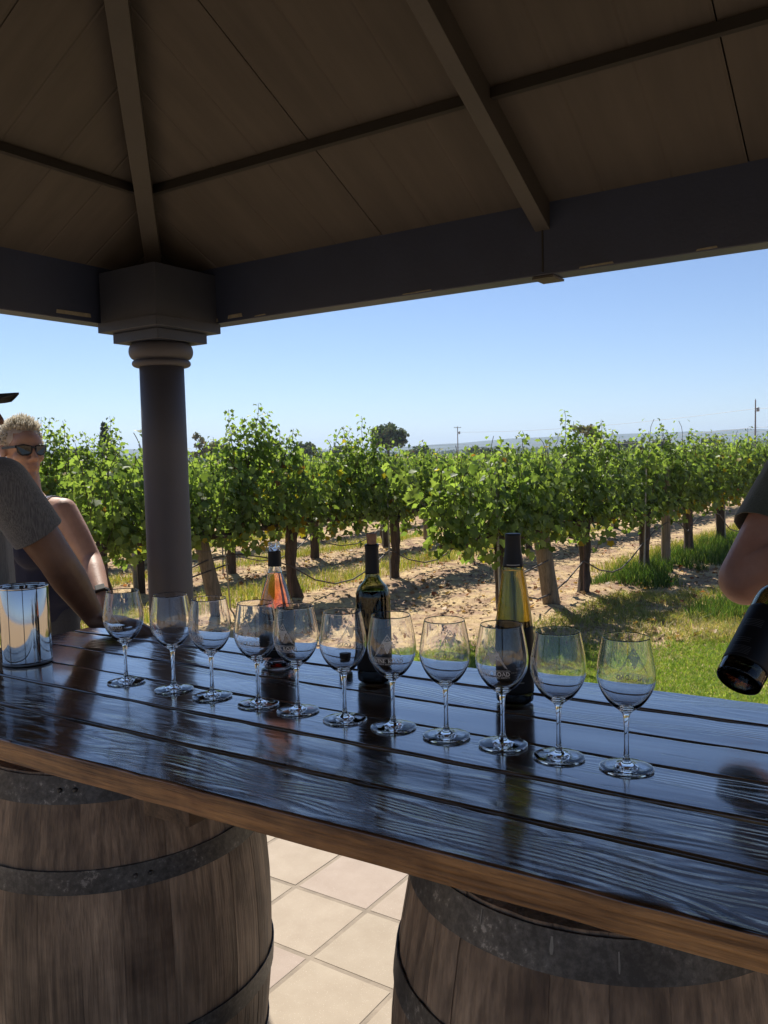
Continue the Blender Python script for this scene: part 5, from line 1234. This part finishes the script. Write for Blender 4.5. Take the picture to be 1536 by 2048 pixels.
# short tousled hair: cap of locks
hr = MB(); ellipsoid(hr, HF @ Vector((0, -.022, .048)), (.081, .094, .080), HF.to_3x3()); rr = random.Random(3)
for k in range(2200):
    a = rr.uniform(0, 6.283); e_ = rr.uniform(-.15, 1.5); d_ = Vector((math.cos(a) * math.cos(e_), math.sin(a) * math.cos(e_), math.sin(e_)))
    if d_.y > .45 and d_.z < .52: continue
    p_ = Vector((d_.x * .080, -.022 + d_.y * .094, .046 + d_.z * .080)); tip_ = p_ + d_ * rr.uniform(.004, .014) + (Vector((-.10, -.35, .10)) + Vector((rr.uniform(-.3, .3), rr.uniform(-.3, .3), rr.uniform(-.2, .3)))) * (.032 if d_.z > .3 else .014) + (Vector((0, .012, .012)) if (d_.y > .1 and d_.z > .5) else Vector((0, 0, -.010)))
    hr.tube([HF @ p_, HF @ ((p_ + tip_) / 2 + d_ * .005), HF @ tip_], [.0028, .0022, .0006], 4)
hr.v = [v for v in hr.v]; ho = hr.build('hair', M['hair'], wo_, smooth=True); cutp = HF @ Vector((0, .052, .040))
bm = bmesh.new(); bm.from_mesh(ho.data); inv_ = HF.inverted(); dl = [v for v in bm.verts if ((inv_ @ v.co).y > .045 and (inv_ @ v.co).z < .055) or (inv_ @ v.co).z < -.055]; bmesh.ops.delete(bm, geom=dl, context='VERTS'); bm.to_mesh(ho.data); bm.free()
sg = empty('sunglasses'); sg.matrix_world = HF; tag(sg, 'black sunglasses worn by the person in the navy top', 'sunglasses')
for q in (-1, 1):
    P = [(q * .008, .014), (q * .010, -.012), (q * .022, -.021), (q * .044, -.021), (q * .058, -.010), (q * .062, .016), (q * .036, .020)]
    def cur(x, z, e): return (x, .101 - abs(x) * .22 - abs(x) ** 2 * 2.2 + e, z + .008)
    m_ = len(P); Fq = [tuple(range(m_)) if q > 0 else tuple(range(m_))[::-1], tuple(range(m_, 2 * m_))[::-1] if q > 0 else tuple(range(m_, 2 * m_))] + [(k, (k + 1) % m_, m_ + (k + 1) % m_, m_ + k) for k in range(m_)]
    mk('lens', [cur(x, z, .002) for x, z in P] + [cur(x, z, -.001) for x, z in P], Fq, M['lens'], sg)
    MB().tube([cur(x, z, .001) for x, z in P + P[:2]], .0028, 6).build('rim', M['frame'], sg, smooth=True)
    MB().bar((q * .064, .078, .020), (q * .080, -.005, .014), .004, .010).build('temple', M['frame'], sg)
MB().tube([(-.010, .100, .016), (0, .103, .018), (.010, .100, .016)], .003, 6).build('bridge', M['frame'], sg)
wt = empty('wrist_watch'); tag(wt, 'black wrist watch on the arm of the person in navy top', 'watch'); wax = (elS - wrS).normalized(); wc = wrS + wax * .022
W3 = frame3(wc, wax, (1, 0, .2)); t = MB().lathe([(.0315, -.012), (.034, -.012), (.034, .012), (.0315, .012)], 28, closed=True); t.v = [W3 @ Vector((v[0], v[2], v[1])) for v in t.v]; t.build('band', M['watch'], wt, smooth=True)
wd_ = Vector((.35, -.93, .1)); wd_ = (wd_ - wax * wd_.dot(wax)).normalized(); MB().bar(wc + wd_ * .031, wc + wd_ * .043, .036, .032, tuple(wax)).build('case', M['watch'], wt, bevel=.003)

# --- person on the right: elbow out, pouring hand holding a bottle by its neck
rp = empty('person'); tag(rp, 'person in dark olive shirt with bent elbow holding a dark bottle over table', 'person')
sh = Vector(PX(1612, 935, 1.78)); el = Vector(PX(1492, 1158, 1.72)); bb = Vector(PX(1474, 1366, 1.42)); bn = Vector(PX(1612, 1093, 1.565)); bax = (bn - bb).normalized()
grip = bb + bax * .285; rf = Vector((-.25, -.97, 0)).normalized(); rs_ = Vector((-.97, .25, 0)).normalized()
chest = sh - rs_ * .20 - Z3 * .13; pelvis = Vector((chest.x, chest.y + .06, .93)); hc = Vector((chest.x - .01, chest.y - .02, 1.74)); neck0 = Vector((chest.x, chest.y + .01, 1.53)); shO = sh - rs_ * .40
HF = frame3(hc, rf + Vector((-.2, 0, -.3))); b = MB(); head(b, HF); capsule(b, neck0, .06, hc + Vector((0, .03, -.10)), .056)
def rtorso(m, g):
    capsule(m, chest + Z3 * .08, .125 + g, chest - Z3 * .12, .13 + g, (rs_, 1.3)); capsule(m, chest - Z3 * .12, .13 + g, pelvis, .128 + g, (rs_, 1.25))
    for s_ in (sh, shO): capsule(m, chest + Z3 * .13, .08 + g, s_ - Z3 * .005, .062 + g)
    capsule(m, chest + Z3 * .14, .08 + g, neck0, .063 + g * .5)
rtorso(b, -.006); wr = grip + Vector((.075, .055, .02)); limb(b, [sh, sh.lerp(el, .5), el], [.060, .058, .055]); limb(b, [el, el.lerp(wr, .4), wr], [.053, .048, .030])
hdv = (grip - wr).normalized(); palm = (grip - Vector((0, 0, 0)) - wr)
hand(b, wr, Vector((-.45, -.85, .10)), Vector((-.80, .45, .2)) * -1, 1, (1.0, 1.05, 1.1, 1.1), (.3, .9), 1.05)
elO = shO + Vector((.07, .02, -.28)); wrO = elO + Vector((-.02, -.10, -.22)); limb(b, [shO, elO, wrO], [.055, .044, .030]); hand(b, wrO, (0, -.3, -.9), (.8, -.2, 0), -1)
hipA, hipB = pelvis + rs_ * .09, pelvis - rs_ * .09; fA, fB = hipA, hipB + Vector((.02, .05, 0)); legs(b, hipA, hipB, fA, fB, rf); blob(b, 'body', M['skin_tan'], rp, .0055, 5); eyes(rp, HF)
t = MB(); rtorso(t, .008); sl = sh.lerp(el, .60); capsule(t, sh, .074, sl, .078); sO = shO.lerp(elO, .6); capsule(t, shO, .07, sO, .068)
so_ = blob(t, 'shirt', M['olive'], rp, .007, 5, cuts=[((0, 0, .90), (0, 0, -1)), (tuple(neck0 + Z3 * .03), (0, -.35, 1))], solid=.002); cut_sleeves(so_, [(sl, (el - sh).normalized()), (sO, (elO - shO).normalized())], .12)
t = MB()
for h_, ft in ((hipA, fA), (hipB, fB)):
    kn = h_.lerp(ft, .5) + rf * .03; limb(t, [h_, kn, Vector((ft.x, ft.y, .07))], [.105, .074, .060])
capsule(t, pelvis + Z3 * .07, .138, pelvis - Z3 * .02, .134, (rs_, 1.25)); blob(t, 'trousers', M['denim'], rp, .009, 5); shoes(rp, (fA, fB), rf)
t = MB(); ellipsoid(t, HF @ Vector((0, -.022, .046)), (.080, .096, .080), HF.to_3x3()); blob(t, 'hair', M['dark_hair'], rp, .007, 2, cuts=[(tuple(HF @ Vector((0, .045, .04))), tuple(HF.to_3x3() @ Vector((0, .75, -.66))))])
hb, f, zt = bottle((0, 0, 0), [(.0355, .003), (.0380, .010), (.0384, .06), (.0384, .14), (.0384, .175), (.0365, .192), (.031, .206), (.0225, .217), (.0168, .228), (.0148, .240), (.0140, .27), (.0140, .291), (.0150, .293), (.0150, .2985), (.0138, .300)], .003, M['glass_green'], M['red'], .09, 'dark wine bottle held upside-slanted by its neck over the table', punt=.03)
xr = bax.cross(Vector((0, 1, 0))).normalized(); yr = bax.cross(xr); yaw = Matrix.Rotation(2.05, 4, 'Z')
hb.matrix_world = Matrix(((xr.x, yr.x, bax.x, bb.x), (xr.y, yr.y, bax.y, bb.y), (xr.z, yr.z, bax.z, bb.z), (0, 0, 0, 1))) @ yaw
hb['label'] = 'dark wine bottle held slanting by its neck above the far table edge'
band(hb, f, .236, .2995, .0008, M['capsule'], 'neck_capsule'); band(hb, f, .030, .150, .0006, M['black_label'], 'label')
Q = []
for r_ in range(5): Q += stroke_quads([(-.016 + .002 * q, .112 - r_ * .0035) for q in range(17)], .0012)
for r_ in range(3): Q += stroke_quads([(-.016 + .002 * q, .070 - r_ * .004) for q in range(14)], .0010)
for r_ in range(6): Q += stroke_quads([(-.016 + .002 * q, .052 - r_ * .003) for q in range(17)], .0011)
wrap(Q, f, .0011, M['label_faint'], 'label_print', hb)

# ------------------------------------------------------------------ air
hz = NT('haze_air'); hz.n.remove(hz.bs); pvn = hz.new('VolumePrincipled'); pvn.inputs['Color'].default_value = (.62, .78, 1.0, 1); pvn.inputs['Density'].default_value = 0.00028; pvn.inputs['Anisotropy'].default_value = .2
hz.k(pvn.outputs[0], hz.out.inputs['Volume'])
tag(MB().box((0, 0, 58), (12400, 12400, 126)).build('haze', hz.m), 'thin pale blue air haze over the vineyard and hills', 'haze', kind='stuff')
